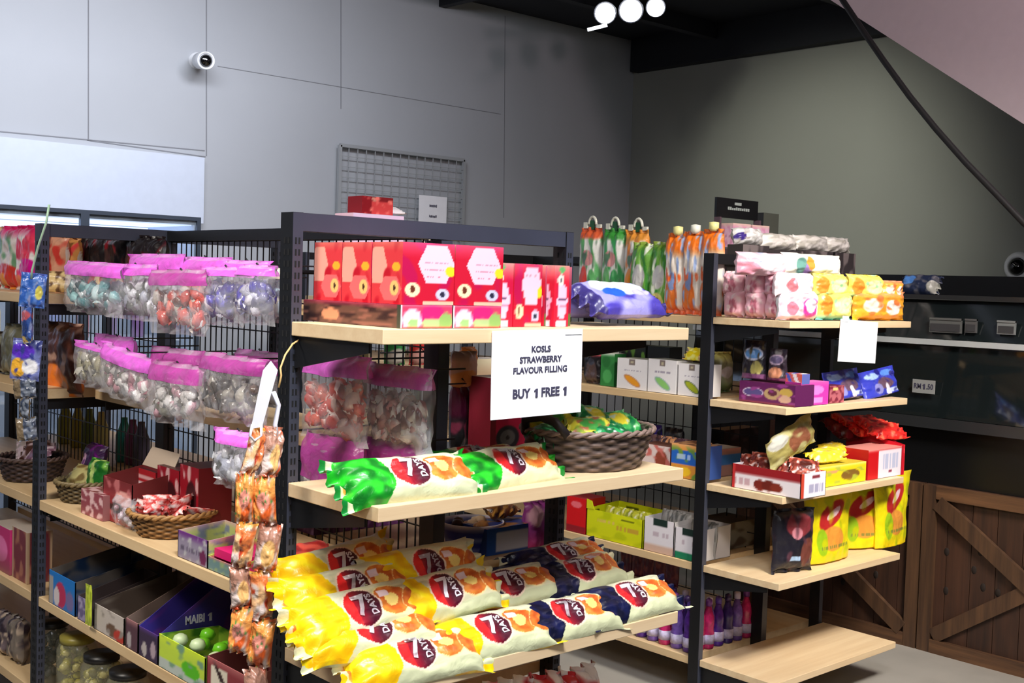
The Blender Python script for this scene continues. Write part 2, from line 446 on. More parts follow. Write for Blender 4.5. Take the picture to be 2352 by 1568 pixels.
l, r, w, h = faceY(962, 1026, 450, 510, YB-.08)
t = MB().box((-w/2, 0, -.12), (w/2, .002, h), PAPER).obj('paper_notice', None, l); tag(t, 'white paper notice clipped to the wire grid panel on the back wall', 'notice')
for k in range(2):
    b = MB(); rr = random.Random(k)
    for i in range(9): x = (i-4)*.0075; b.box((x-.0025, -.003, h*(.62-.4*k)-rr.uniform(.006, .01)), (x+.0025, -.002, h*(.62-.4*k)+rr.uniform(.004, .01)), INK)
    b.obj('print_line', t)
# ================================================================== DRINKS COOLER on the left
CH = mat('cooler_black_frame', (52, 62, 74), .4)
GLASS = clearmat('cooler_glass', (200, 215, 225), .10, .05, .02, 3)
LITE = mat('cooler_light', (226, 238, 255), .5, emit=(214, 230, 255), estr=1.4)
LITW = mat('cooler_liner', (150, 165, 185), .5, emit=(150, 175, 215), estr=.12)  # faint emission stands in for light falling on the liner
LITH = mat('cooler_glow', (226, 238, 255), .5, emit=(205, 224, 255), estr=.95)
YC = YB-.70
ct = OY(230, 484, YC).z; cx1 = OY(462, 500, YC).x; cx0 = cx1-2.35
t = empty('drinks_cooler', (cx1, YC, 0)); tag(t, 'glass-door drinks cooler glowing white behind the left shelving', 'fridge')
b = MB(); W = cx1-cx0
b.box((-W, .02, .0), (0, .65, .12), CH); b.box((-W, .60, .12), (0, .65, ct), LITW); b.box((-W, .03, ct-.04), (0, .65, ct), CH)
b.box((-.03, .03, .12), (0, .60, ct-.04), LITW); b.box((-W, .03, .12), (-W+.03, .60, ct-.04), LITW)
b.box((-W+.031, .58, ct-.42), (-.031, .599, ct-.05), LITH); b.box((-W+.031, .05, ct-.046), (-.031, .579, ct-.0405), LITH); b.obj('cabinet', t)  # emissive back and roof panels added so the cooler top looks lit
b = MB(); b.box((-W+.05, .12, ct-.14), (-.06, .17, ct-.11), LITE); b.obj('light_strip', t)
xd = [0, OY(196, 490, YC).x-cx1]; wd = abs(xd[1]); nd = int(W/wd)+1
for i in range(3):
    x1 = -wd*i; x0 = max(-W, -wd*(i+1)); f = .022
    d = MB(); d.box((x0, -.0, .1), (x0+f, .028, ct), CH); d.box((x1-f, 0, .1), (x1, .028, ct), CH)
    d.box((x0+f, 0, ct-.02), (x1-f, .028, ct), CH); d.box((x0+f, 0, .1), (x1-f, .028, .13), CH)
    D = d.obj('door', t); MB().box((x0+f+.001, .012, .131), (x1-f-.001, .016, ct-.021), GLASS).obj('pane', D)
    if x0 <= -W+.001: break
for k in range(5):
    z = .3+.31*k; MB().box((-W+.035, .14, z), (-.035, .58, z+.015), mat('cooler_shelf', (190, 200, 212), .4)).obj('shelf', t)
cols = [(40, 150, 140), (200, 60, 70), (70, 90, 190), (225, 190, 70), (120, 60, 140), (230, 230, 235), (40, 60, 60)]
names = ['teal', 'red', 'blue', 'yellow', 'violet', 'white', 'dark green']
rb = random.Random(3)
bm = []
for i, c in enumerate(cols):
    m = mat('drink_'+names[i].replace(' ', '_'), c, .25)
    bm.append(MB().lathe([(.03, 0), (.033, .01), (.033, .13), (.028, .16), (.013, .19), (.013, .215), (.002, .216)], m, (0, 0, 0), 10).mesh('drink_bottle'))
used = {}
for k in (3, 4):
    for j in range(15):
        x = cx1-.1-.15*j
        if x < cx0+.08: break
        i = rb.randrange(len(cols)); o = link('drink_bottle', bm[i], None, (x, YC+.22, .3+.31*k+.0155))
        tag(o, '%s bottle, place %d from right, %s shelf of the cooler' % (names[i], j+1, 'top' if k == 4 else 'second'), 'bottle', 'bottles in the drinks cooler')

# ================================================================== GONDOLAS
def upright(root, x, y, H, front=.026, depth=.048, slots=True, name='upright', lit=GREYST):
    b = MB(); b.box((x, y, 0), (x+front, y+depth, H), BLACK)
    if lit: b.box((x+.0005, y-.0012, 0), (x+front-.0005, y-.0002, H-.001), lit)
    if slots:
        k = 0; z = .12
        while z < H-.05:
            for s in (.3, .62):
                b.box((x+front*s-.0016, y-.0022, z), (x+front*s+.0022, y-.0013, z+.013), SLOT)
                b.box((x-.0012, y+depth*s-.002, z), (x-.0002, y+depth*s+.002, z+.013), SLOT)
            z += .025; k += 1
    return b.obj(name, root)
def shelfboard(root, x0, x1, y0, y1, z, th=.030, mt=SHELFX, name='shelf'):
    o = MB().box((x0, y0, z-th), (x1, y1, z), mt).obj(name, root, bevel=.0018); return o
def bracket(root, x, y0, y1, z):
    return MB().add([(x-.002, y0, z), (x+.002, y0, z), (x-.002, y1, z), (x+.002, y1, z), (x-.002, y1, z-.07), (x+.002, y1, z-.07), (x-.002, y0, z-.02), (x+.002, y0, z-.02)],
        [(0, 2, 4, 6), (1, 7, 5, 3), (0, 6, 7, 1), (6, 4, 5, 7), (0, 1, 3, 2), (2, 3, 5, 4)], BLACK).obj('shelf_bracket', root)
def mesh_panel(root, x, y0, y1, z0, z1, stepy=.034, stepz=.085):
    b = MB(); n = round((y1-y0)/stepy)
    for i in range(n+1): y = y0+(y1-y0)*i/n; b.box((x-.002, y-.0016, z0), (x+.001, y+.0016, z1), BLACK)
    n = round((z1-z0)/stepz)
    for i in range(n+1): z = z0+(z1-z0)*i/n; b.box((x-.004, y0, z-.0018), (x-.002, y1, z+.0018), BLACK)
    return b.obj('wire_back_panel', root)

H = 1.737
def frame(root, X0, X1, Y, litrail=True, slots=True):
    upright(root, X0, Y, H, slots=slots); upright(root, X1-.026, Y, H, slots=slots)
    xm = (X0+X1)/2; upright(root, xm-.018, Y, H-.041, .034, .055, slots=False, name='centre_post')
    b = MB(); b.box((X0+.0265, Y+.004, H-.04), (X1-.0265, Y+.034, H-.0005), BLACK)
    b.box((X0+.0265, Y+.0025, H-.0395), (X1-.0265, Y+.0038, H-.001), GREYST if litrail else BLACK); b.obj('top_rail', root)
    for xa, xb in ((X0+.0265, xm-.019), (xm+.017, X1-.0265)):
        MB().box((xa, Y+.006, .06), (xb, Y+.03, .1), BLACK).obj('foot_rail', root)

# ---- near gondola
GX0 = OY(673, 485, 2.17).x; GX1 = OY(1318, 535, 2.17).x; GY = 2.17; GM = (GX0+GX1)/2
BAY = 1.43
G1 = empty('shelving_unit', (0, 0, 0)); tag(G1, 'near black steel shelving unit with pale wood shelves full of sweets', 'shelving')
for k in range(3): frame(G1, GX0, GX1, GY+BAY*k, slots=(k < 2))
for k in range(2):
    y0 = GY+BAY*k+.056; y1 = GY+BAY*(k+1)-.001
    MB().box((GM-.016, y0, H-.036), (GM+.014, y1, H-.003), BLACK).obj('spine_rail', G1)
    mesh_panel(G1, GM, y0+.002, y1-.002, .62 if k else .3, H-.037)
T1 = OY(673, 738, GY).z; T2 = OY(665, 1107, GY).z; T3 = OY(652, 1484, GY).z; T4 = .42
S1 = OX(95, 676, GX0).z; S2 = OX(104, 902, GX0).z; S3 = OX(101, 1154, GX0).z; S4 = OX(227, 1453, GX0).z; S5 = S4-.30
print('levels', T1, T2, T3, S1, S2, S3, S4)
SD = .285   # side shelf depth measured from the spine
# end shelves (towards the viewer)
EX0, EX1 = GX0+.0, GX1+.075
EY = OZ(915, 757, T1).y; EYb = OZ(905, 1170, T2).y
print('endcap front', EY, EYb)
EYF = 1.835
ends = {}
for nm, z in (('top', T1), ('second', T2), ('third', T3), ('low', T4)):
    ends[nm] = shelfboard(G1, EX0, EX1, EYF, GY-.004, z)
    bracket(G1, EX0+.012, EYF+.06, GY-.003, z-.0305); bracket(G1, EX1-.09, EYF+.06, GY-.003, z-.0305)
# side shelves
def sides(G, X0, X1, XM, Ys, bay, levels, right=True):
    for k, lv in enumerate(levels):
        y0 = Ys+bay*k+.05; y1 = Ys+bay*(k+1)-.002
        for z, inset in lv:
            shelfboard(G, X0+.004+inset, XM-.02, y0, y1, z, mt=SHELFY)
            if right and not (k == 0 and inset > .05): shelfboard(G, XM+.02, X1-.004, y0, y1, z, mt=SHELFY)
            for yy in (y0+.02, y1-.02):
                MB().box((X0+.03+inset, yy-.002, z-.065), (XM-.02, yy+.002, z-.031), BLACK).obj('shelf_bracket', G)
sides(G1, GX0, GX1, GM, GY, BAY, [[(S2, .17), (S3, 0), (S4, 0), (S5, 0)], [(S1, 0), (S2, 0), (S3, 0), (S4, 0), (S5, 0)]])

# ---- far gondola
HX0 = OZ(1640, 581, H).x; HY = OZ(1640, 581, H).y; HX1 = HX0+(GX1-GX0); HM = (HX0+HX1)/2
U1 = OY(1640, 728, HY).z; U2 = OY(1635, 916, HY).z; U3 = OY(1625, 1109, HY).z; U4 = OY(1620, 1296, HY).z; U5 = OY(1610, 1513, HY).z
print('G2', HX0, HY, U1, U2, U3, U4, U5, 'G1', GX0, GX1)
G2 = empty('shelving_unit', (0, 0, 0)); tag(G2, 'far black steel shelving unit beside the dark deli counter', 'shelving')
for k in range(3): frame(G2, HX0, HX1, HY+BAY*k, litrail=False, slots=False)
for k in range(2):
    y0 = HY+BAY*k+.056; y1 = HY+BAY*(k+1)-.001
    MB().box((HM-.016, y0, H-.036), (HM+.014, y1, H-.003), BLACK).obj('spine_rail', G2)
    mesh_panel(G2, HM, y0+.002, y1-.002, .3, H-.037, .05, .1)
EYH = HY-.35
corner = [OZ(1883, 925, U2), OZ(1814, 1352, U4), OZ(1797, 1562, U5)]; print([tuple(c) for c in corner])
rc = [OZ(2115, 738, U1), OZ(2105, 912, U2), OZ(2090, 1275, U4), OZ(2080, 1470, U5)]; print([tuple(c) for c in rc])
HE0, HE1 = HX0+.005, OZ(2090, 1275, U4).x
for z in (U1, U2, U3, U4, U5):
    shelfboard(G2, HE0, HE1, EYH, HY-.004, z, .026)
    for xx in (HE0+.015, HE1-.09): bracket(G2, xx, EYH+.06, HY-.003, z-.0265)
sides(G2, HX0, HX1, HM, HY, BAY, [[(U1, 0), (U2, 0), (U3, 0), (U4, 0), (U5, 0)]]*2)

# ================================================================== DELI COUNTER on the right
CX = 4.93
BWOOD = woodmat('rustic_dark_wood', (34, 20, 13), (78, 48, 31), 2, .5, .6)
BWOODB = woodmat('rustic_beam_y', (56, 36, 23), (118, 82, 52), 1, .6, .6)
BWOODZ = woodmat('rustic_beam_z', (50, 33, 22), (100, 70, 45), 2, .6, .6)
KN = mat('wood_knot', (30, 18, 10), .8)
CBL = mat('counter_black', (16, 17, 19), .35, spec=.4); CGR = mat('counter_dark_steel', (58, 60, 62), .3, .4)
CGL = mat('counter_glass', (24, 30, 31), .07, 0, .8)
CHR = mat('chrome_pale_reflection', (215, 222, 222), .3, .3)  # pale colour stands for the reflection along the rail
t = empty('deli_counter', (CX, 2.6, 0)); tag(t, 'dark glass deli counter on a rustic wood base with crossed braces', 'counter')
def cpt(x, y, X=CX-.0): return OX(x, y, X)
zw = OX(2150, 1114, CX).z; ys = OX(2112, 1480, CX).y; modw = 1.02
def module(y1, y0):
    p = MB(); n = 9
    for i in range(n):
        a = y1+(y0-y1)*i/n; c = y1+(y0-y1)*(i+1)/n; p.box((.012, min(a, c)+.0015-2.6, .03), (.04, max(a, c)-.0015-2.6, zw), BWOOD)
    r = random.Random(int(y1*100))
    for i in range(16):
        yy = r.uniform(y0+.1, y1-.1)-2.6; z = r.uniform(.12, zw-.15)
        p.lathe([(.013, 0), (.012, .0015), (.002, .002)], KN, (.0125, yy, z), 10, Matrix.Rotation(-pi/2, 4, 'Y'), sx=1.5)
    P = p.obj('wood_panel', t)
    w = .062; a = y1-2.6; c = y0-2.6
    f = MB()
    f.box((-.012, a-w, .0), (.011, a-.002, zw), BWOODZ); f.box((-.012, c+.002, 0), (.011, c+w, zw), BWOODZ)
    f.box((-.014, c+w+.001, zw-.06), (.011, a-w-.001, zw), BWOODB); f.box((-.014, c+w+.001, .0), (.011, a-w-.001, .06), BWOODB)
    f.obj('wood_frame', t)
    f = MB(); f.bar((-.004, a-w-.01, zw-.075), (-.004, c+w+.01, .075), .024, BWOODZ, .07, up=Vector((0, 1, .0001)).cross(Vector((1, 0, 0))))
    f.obj('cross_brace', t)
    f = MB(); m1 = (a+c)/2; zm = zw/2
    f.bar((.0, a-w-.01, .075), (.0, c+w+.01, zw-.075), .016, BWOODZ, .065, up=Vector((0, 0, 1))); f.obj('cross_brace', t)
for k in range(-1, 2):
    y1 = ys+.012 - modw*k; module(y1+0, y1-modw+.004)
# split line of two modules sits at ys; upper bodies run the full length
ya, yb2 = ys+modw*1.35-2.6, ys-modw*2-2.6
z1 = OX(2200, 990, CX).z
b = MB(); b.box((.03, yb2, zw+.001), (.9, ya, z1), CBL); b.obj('black_plinth', t)
b = MB(); b.box((-.03, yb2, z1+.001), (.9, ya, z1+.05), CGR); b.obj('steel_ledge', t)
z2 = OX(2200, 796, CX).z; z3 = OX(2200, 690, CX).z; z4 = OX(2200, 634, CX).z
b = MB(); b.prism([(-.02, z1+.052), (.02, z1+.052), (.06, z2), (.03, z2)], yb2, ya, CGL); b.obj('lower_glass', t)
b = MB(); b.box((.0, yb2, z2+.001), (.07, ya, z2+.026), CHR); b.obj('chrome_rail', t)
b = MB(); b.prism([(.03, z2+.028), (.07, z2+.028), (.12, z3), (.08, z3)], yb2, ya, CGL); b.obj('upper_glass', t)
b = MB(); b.box((.05, yb2, z3+.001), (.8, ya, z3+.022), CGR); b.obj('top_shelf', t)
b = MB(); b.box((.75, yb2, z3+.023), (.80, ya, OX(2200, 633, CX+.75).z), CBL); b.obj('back_board', t)
b = MB(); b.box((.1, yb2, z1+.051), (.9, ya, z1+.30), CBL); b.box((.6, yb2, z1+.31), (.9, ya, z3-.01), CBL); b.obj('dark_interior', t)
# price tag
l, r_, w, h = faceX(2096, 2148, 872, 903, CX-.03)
o = MB().box((-w/2, -.0015, 0), (w/2, .001, h), mat('tag_grey', (150, 152, 150), .5)).obj('price_tag', None, l, r_)
tag(o, 'small pale price tag reading RM 1.50 stuck to the dark counter glass', 'price tag'); text_line(['RM', '1', '.50'], h*.55, INK, o, (0, -.0024, h/2), .0006, gap=.2, xs=.8)
# things dimly seen on the counter
for (x0, x1, a, c3, lab, cc) in ((2135, 2208, 730, 764, 'grey box standing behind the upper glass of the deli counter', (96, 98, 96)), (2216, 2243, 732, 764, 'small grey tub behind the upper counter glass, beside the wide grey box', (88, 88, 88)), (2290, 2332, 736, 768, 'white round-fronted tub behind the upper counter glass, nearest the frame edge', (130, 134, 134))):
    l, r_, w, h = faceX(x0, x1, a, c3, CX+.02)
    mm = mat('counter_item_%d' % x0, cc, .5); b = MB(); b.box((-w/2, 0, 0), (w/2, .01, h), mm); b.box((-w/2+.006, -.003, .006), (w/2-.006, -.0005, h*.6), mat('counter_item_label', (60, 60, 62), .6)); b.box((-w/2, -.004, h*.86), (w/2, .011, h), mm)
    tag(b.obj('deli_tub', None, l, r_), lab, 'tub')
# ================================================================== PACKAGE BUILDERS
def art(base, *S):
    def f(u, v):
        c = base
        for s in S:
            k = s[0]
            if k == 'e':
                _, a, b_, ra, rb_, cc = s[:6]; rot = s[6] if len(s) > 6 else 0
                x, y = u-a, v-b_; x, y = x*cos(rot)+y*sin(rot), -x*sin(rot)+y*cos(rot)
                d = (x/ra)**2+(y/rb_)**2
                if d < 1: c = mixc(cc, c, clampf((d-.8)/.2))
            elif k == 'r':
                _, a0, b0, a1, b1, cc = s
                if a0 <= u <= a1 and b0 <= v <= b1: c = cc
            elif k == 'g':                      # vertical wash from..to
                _, v0, v1, cc = s; t = clampf((v-v0)/(v1-v0)); c = mixc(c, cc, t)
            elif k == 'd':                      # diagonal band u+k*v
                _, kk, lo, hi, cc = s; q = u+kk*v
                if lo <= q <= hi: c = cc
            elif k == 'n':                      # mottling
                _, sc, th, cc, sd = s; q = nz3(u*sc+sd, v*sc*.8, sd)
                c = mixc(c, cc, clampf((q-th)*5))
            elif k == 'h':                      # hexagon
                _, a, b_, ra, rb_, cc = s; x, y = abs(u-a)/ra, abs(v-b_)/rb_
                if x+.45*y < 1 and y < 1: c = cc
            elif k == 't':                      # line of small print
                _, a0, b0, a1, b1, cc = s
                if a0 <= u <= a1 and b0 <= v <= b1 and nz3(u*90, b0*37, 3) > -.12: c = mixc(c, cc, .8)
        return c
    return f
ALL = {}
def place(o, L, rz=0, rx=0, ry=0, s=None):
    o.location = L; o.rotation_euler = (rx, ry, rz)
    if s: o.scale = (s, s, s)
    return o
def M_XYZ(rx, ry, rz): return (rx, ry, rz)
def bag(name, label, cat, w, h, t, kind, paint, loc, rz=0, rx=0, ry=0, seed=None, group=None, material=None, nx=None, nz=None, wr=1, zig=0, flare=0, back=None):
    seed = random.random()*50 if seed is None else seed
    S = Surf(w, h, t, kind, seed, wr, zig, flare)
    nx = nx or max(14, min(90, int(w/.004))); nz = nz or max(14, min(90, int(h/.004)))
    o = link(name, S.mesh(name, paint, material or FILM, nx, nz, back)); place(o, loc, rz, rx, ry); o.rotation_mode = 'ZYX' if False else 'XYZ'
    tag(o, label, cat, group); o_surf[o.name] = S
    return o
o_surf = {}
def orient(o, rz, tilt=0, roll=0):
    """turn about z, after leaning back by tilt and rolling in the face plane"""
    R = Matrix.Rotation(rz, 3, 'Z') @ Matrix.Rotation(-tilt, 3, 'X') @ Matrix.Rotation(roll, 3, 'Y'); o.rotation_euler = R.to_euler()
def carton(name, label, cat, w, d, h, paints, loc, rz=0, group=None, res=.005, material=None):
    o = link(name, carton_mesh(name, w, d, h, paints, res, material), None, loc, rz); tag(o, label, cat, group); return o
def flap(root, pts, m, name='flap'):
    b = MB(); a, c, d, e = [Vector(p) for p in pts]; n = (c-a).cross(e-a).normalized()*.0016
    b.add([a, c, d, e, a+n, c+n, d+n, e+n], [(0, 3, 2, 1), (4, 5, 6, 7), (0, 1, 5, 4), (1, 2, 6, 5), (2, 3, 7, 6), (3, 0, 4, 7)], m); return b.obj(name, root)
KRAFT = mat('inner_card', (186, 168, 148), .7)
def tray(name, label, cat, w, d, h, hf, paint, loc, rz=0, side=None, hs=None, group=None, back=None, inner=None):
    """open display box: low front wall, sides rising to the back"""
    th = .0025; X, Y = w/2, d/2; side = side or paint; hb = back or h; ht = max(h, hf, .001)
    def wall(p, q, ha, hb_, paintf):
        p = Vector(p); q = Vector(q); L = (q-p).length; n = max(3, int(L/.006)); m = max(3, int(max(ha, hb_)/.006))
        def pos(u, v): r = p.lerp(q, u); r.z += v*(ha*(1-u)+hb_*u); return r
        return (n, m, pos, paintf, False)
    sh = [wall((-X, -Y, 0), (X, -Y, 0), hf, hf, paint), wall((-X, Y, 0), (-X, -Y, 0), hb, hf if hs is None else hs, side),
          wall((X, -Y, 0), (X, Y, 0), hf if hs is None else hs, hb, side), wall((X, Y, 0), (-X, Y, 0), hb, hb, side),
          (2, 2, lambda u, v: (-X+w*u, -Y+d*v, .001), solid((120, 105, 90)), False)]
    o = link(name, grid_mesh(name, sh, CARD, False), None, loc, rz); tag(o, label, cat, group)
    sm = o.modifiers.new('card', 'SOLIDIFY'); sm.thickness = th; sm.offset = -1
    return o

def blob(seed, r=1.0):
    rr = random.Random(seed); V = []; Fc = []; n, m = 8, 5
    for j in range(m+1):
        for i in range(n):
            a = 2*pi*i/n; b = pi*j/m; k = 1+.22*rr.uniform(-1, 1)
            V.append(Vector((cos(a)*sin(b), sin(a)*sin(b), cos(b)))*k*r)
    for j in range(m):
        for i in range(n): Fc.append((j*n+i, j*n+(i+1) % n, (j+1)*n+(i+1) % n, (j+1)*n+i))
    return V, Fc
def candies(root, items, palette, name='wrapped_sweets', material=None, seed=1, kind='stuff'):
    """items: (position, sizes xyz); one mesh, each sweet with twisted wrapper ends"""
    rr = random.Random(seed); V = []; Fc = []; C = []
    for p, s in items:
        bv, bf = blob(rr.random()); R = Matrix.Rotation(rr.uniform(0, 6.28), 3, 'Y') @ Matrix.Rotation(rr.uniform(-.6, .6), 3, 'X') @ Matrix.Rotation(rr.uniform(-.6, .6), 3, 'Z')
        c1 = rr.choice(palette); c2 = rr.choice(palette); n = len(V)
        for k, v in enumerate(bv):
            q = Vector((v.x*s[0], v.y*s[1], v.z*s[2])); q = R @ q + Vector(p); V.append(tuple(q)); C.append(lin(c1 if k % 8 < 5 else c2))
        Fc += [tuple(i+n for i in f) for f in bf]
        for sg in (-1, 1):                      # twisted ends
            n = len(V); e = s[0]
            tri = [Vector((sg*e*.8, 0, 0)), Vector((sg*e*1.15, 0, s[2]*.55)), Vector((sg*e*1.2, 0, 0)), Vector((sg*e*1.15, 0, -s[2]*.55))]
            for q in tri: V.append(tuple(R @ q + Vector(p))); C.append(lin(c2))
            Fc += [(n, n+1, n+2), (n, n+2, n+3)]
    me = bpy.data.meshes.new(name); me.from_pydata(V, [], Fc); ca = me.color_attributes.new('paint', 'FLOAT_COLOR', 'POINT')
    fl = []
    for c in C: fl += [*c, 1]
    ca.data.foreach_set('color', fl); me.materials.append(material or FOIL); me.polygons.foreach_set('use_smooth', [True]*len(me.polygons)); me.update()
    o = link(name, me, root); o['kind'] = kind; return o

def sweetbag(label, w, h, t, palette, loc, rz, header=.26, hm=None, film=None, seed=0, tilt=0, roll=0, n=34, size=.020, group=None, fill=.97):
    """clear bag with a coloured header, full of wrapped sweets"""
    S = Surf(w, h, t, 'tbag', seed, 1.2, 0, .02); nx = max(12, int(w/.012)); nz = max(14, int(h/.012))
    o = link('sweet_bag', S.mesh('sweet_bag', solid((255, 255, 255)), film or CLEAR, nx, nz)); tag(o, label, 'bag of sweets', group)
    rr = random.Random(seed*13+1); it = []; zt = h*(1-header)*fill
    for i in range(n):
        mu = min(.42, size*1.15/w); u = rr.uniform(mu, 1-mu); v = (size*1.1+rr.random()*max(.01, zt-size*2.1))/h; T = S.T(u, v); y = rr.uniform(-1, .6)*max(0, T-size*.62)
        it.append(((((u-.5)*w*.92), y, v*h+.004), (size*rr.uniform(.7, 1.0), size*.5, size*rr.uniform(.5, .8))))
    candies(o, it, palette, seed=seed)
    # header card band wraps the top of the bag, front and back
    v0 = 1-header
    def hp(side): return lambda u, v: S.pos(u, v0+(1-v0)*v, side, .0015)
    hd = grid_mesh('header', [(nx, 8, hp(-1), solid((255, 255, 255)), False), (nx, 8, hp(1), solid((255, 255, 255)), True)], hm or CLEARPINK)
    link('header', hd, o)
    orient(o, rz, tilt, roll); o.location = loc
    return o

# croissant bags ------------------------------------------------------------
def cr_art(c1, c2, cream=(220, 216, 178), endr=None):
    def f(u, v):
        bd = (.38 if c1[2] > c1[0]*2 else .33)+.10*(v-.5)+.05*sin(v*5)
        c = cream if v > .18 else (206, 210, 168)
        if v > .82: c = mixc(c, (204, 208, 176), .7)
        # croissants
        for (a, b, ra, rb, rot) in ((.705, .52, .115, .30, .2), (.87, .46, .085, .24, -.35)):
            x, y = u-a, (v-b)*.42; x, y = x*cos(rot)+y*sin(rot), -x*sin(rot)+y*cos(rot); d = (x/ra)**2+(y/(rb*.42))**2
            if d < 1.25: c = mixc((250, 226, 150), c, clampf((d-1)/.25))
            if d < 1: c = mixc((232, 148, 60), (196, 82, 30), clampf(.5+.8*nz3(u*22, v*9, a*9)))
            if d < .16 and a < .75: c = (246, 214, 120)
        if .63 < u < .70 and .60 < v < .74: c = (238, 214, 220)
        if u < bd: c = mixc(c1, c2, clampf(.5+1.4*nz3(u*16, v*6, 2)))
        if endr and u > .965: c = endr
        x, y = (u-.49)*.35, (v-.5)*.12; d = sqrt(x*x+y*y)
        if d < .047: c = (240, 214, 190)
        if d < .043: c = mixc((176, 20, 40), (72, 12, 34), clampf((u-.46)*10+.35))
        if d < .043 and u < .44: c = (222, 36, 40)
        return c
    return f
CRP = {'yellow': cr_art((250, 222, 20), (236, 180, 12)), 'green': cr_art((40, 200, 40), (14, 110, 30), endr=(20, 130, 50)), 'navy': cr_art((18, 24, 66), (8, 12, 36))}
CRM = {}
def croissant_bag(color, var, label, C, tilt, roll=0, yaw=0, group=None, s=1.0):
    key = (color, var)
    if key not in CRM:
        S = Surf(.35, .12, .068, 'roll', 3.1*var+{'yellow': 1, 'green': 7, 'navy': 13}[color], 1.0, .006, .14)
        me = S.mesh('croissant_bag', CRP[color], FILM, 132, 56); src = link('croissant_bag', me)
        t7 = text_on(S, '7', .068, WHITEINK, src, .478, .51, .0018, 0, 'seven_logo', .003)
        td = text_on(S, 'DAYS', .0205, WHITEINK, src, .555, .5, .0008, -pi/2, 'seven_logo', .003)
        CRM[key] = src; o = src
    else: o = copy_tree(CRM[key])
    tag(o, label, 'croissant bag', group); orient(o, yaw, tilt, roll); o.scale = (s, s, s)
    R = o.rotation_euler.to_matrix(); o.location = Vector(C) - R @ Vector((0, -.030*s, .06*s))
    return o
# ================================================================== NEAR UNIT: END SHELVES
# --- third shelf: pile of croissant bags
def crp(px, py, Y): # centre of the bag, from where its round mark sits
    p = OY(px, py, Y); return p+Vector((.004, 0, 0))
GRPY = 'yellow croissant bags piled on the third end shelf'; GRPN = 'navy croissant bags piled on the third end shelf'
YL = [
 ('yellow', 0, 955, 1492, 1.868, 58, 0, 'front-left yellow croissant bag at the shelf edge, nearest the corner of the wood shelf'),
 ('yellow', 1, 1132, 1440, 1.872, 58, -1, 'front yellow croissant bag at the shelf edge, just left of the navy bags'),
 ('navy', 0, 1303, 1402, 1.872, 60, -1, 'front navy croissant bag beside the yellow ones at the shelf edge'),
 ('navy', 1, 1450, 1362, 1.875, 60, -1, 'rightmost navy croissant bag at the end of the shelf edge'),
 ('yellow', 1, 832, 1395, 1.955, 48, -3, 'left yellow croissant bag in the second layer, showing its whole round mark'),
 ('yellow', 0, 1023, 1352, 1.965, 48, -3, 'second-layer yellow croissant bag at the middle of the pile, above a cream bag'),
 ('yellow', 0, 812, 1348, 2.02, 40, -2, 'left yellow croissant bag tucked behind the second layer, mark half hidden'),
 ('yellow', 1, 985, 1300, 2.04, 36, 0, 'topmost yellow croissant bag at the back of the pile, below the blue tubs'),
 ('yellow', 0, 790, 1296, 2.09, 40, -4, 'rearmost left yellow croissant bag, in shadow by the slotted post'),
 ('navy', 1, 1165, 1335, 2.03, 60, -4, 'navy croissant bag behind the middle yellow ones with silvery top'),
 ('navy', 0, 1240, 1305, 2.09, 66, -4, 'rear navy croissant bag sunk in the middle of the pile'),
 ('navy', 0, 1330, 1305, 2.03, 62, -6, 'bright-topped navy croissant bag behind the rightmost front ones'),
 ('navy', 1, 1290, 1268, 2.10, 64, -3, 'furthest navy croissant bag, white top catching the light'),
 ('yellow', 1, 1060, 1402, 2.0, 60, -3, 'yellow croissant bag lying low between the front and second layers'),
]
for i, (c, v, px, py, Y, tl, ro, lab) in enumerate(YL):
    croissant_bag(c, v, lab, crp(px, py, Y), radians(tl), radians(ro), radians((i*37 % 9)-4), GRPY if c == 'yellow' else GRPN, 1.0)
# loose yellow end folds: further bags lying one on another with their ends toward the side
for k, (px, py, Y, ry) in ((2, (735, 1462, 1.93, 38)),):
    c = OY(px, py, Y)+Vector((.13, 0, 0))
    croissant_bag('yellow', k % 2, ['upper', 'middle', 'lowest'][k]+' leftmost yellow bag, its crumpled end past the shelf side', c, radians(60), radians(4), radians(-2), GRPY)
# --- second shelf: green bags and wicker basket
croissant_bag('green', 0, 'bright green croissant bag at the left corner of the second end shelf', crp(932, 1082, 1.885)+Vector((.012, 0, .002)), radians(54), radians(0), radians(-4), 'green croissant bags on the second end shelf')
croissant_bag('green', 1, 'green croissant bag in the middle of the second end shelf, beside the basket', crp(1168, 1056, 1.905), radians(54), radians(-1), radians(4), 'green croissant bags on the second end shelf')
croissant_bag('green', 1, 'dark green croissant bag lying flat behind the two bright green ones', Vector((1.80, 2.095, T2+.04)), radians(75), 0, radians(-2), 'green croissant bags on the second end shelf')

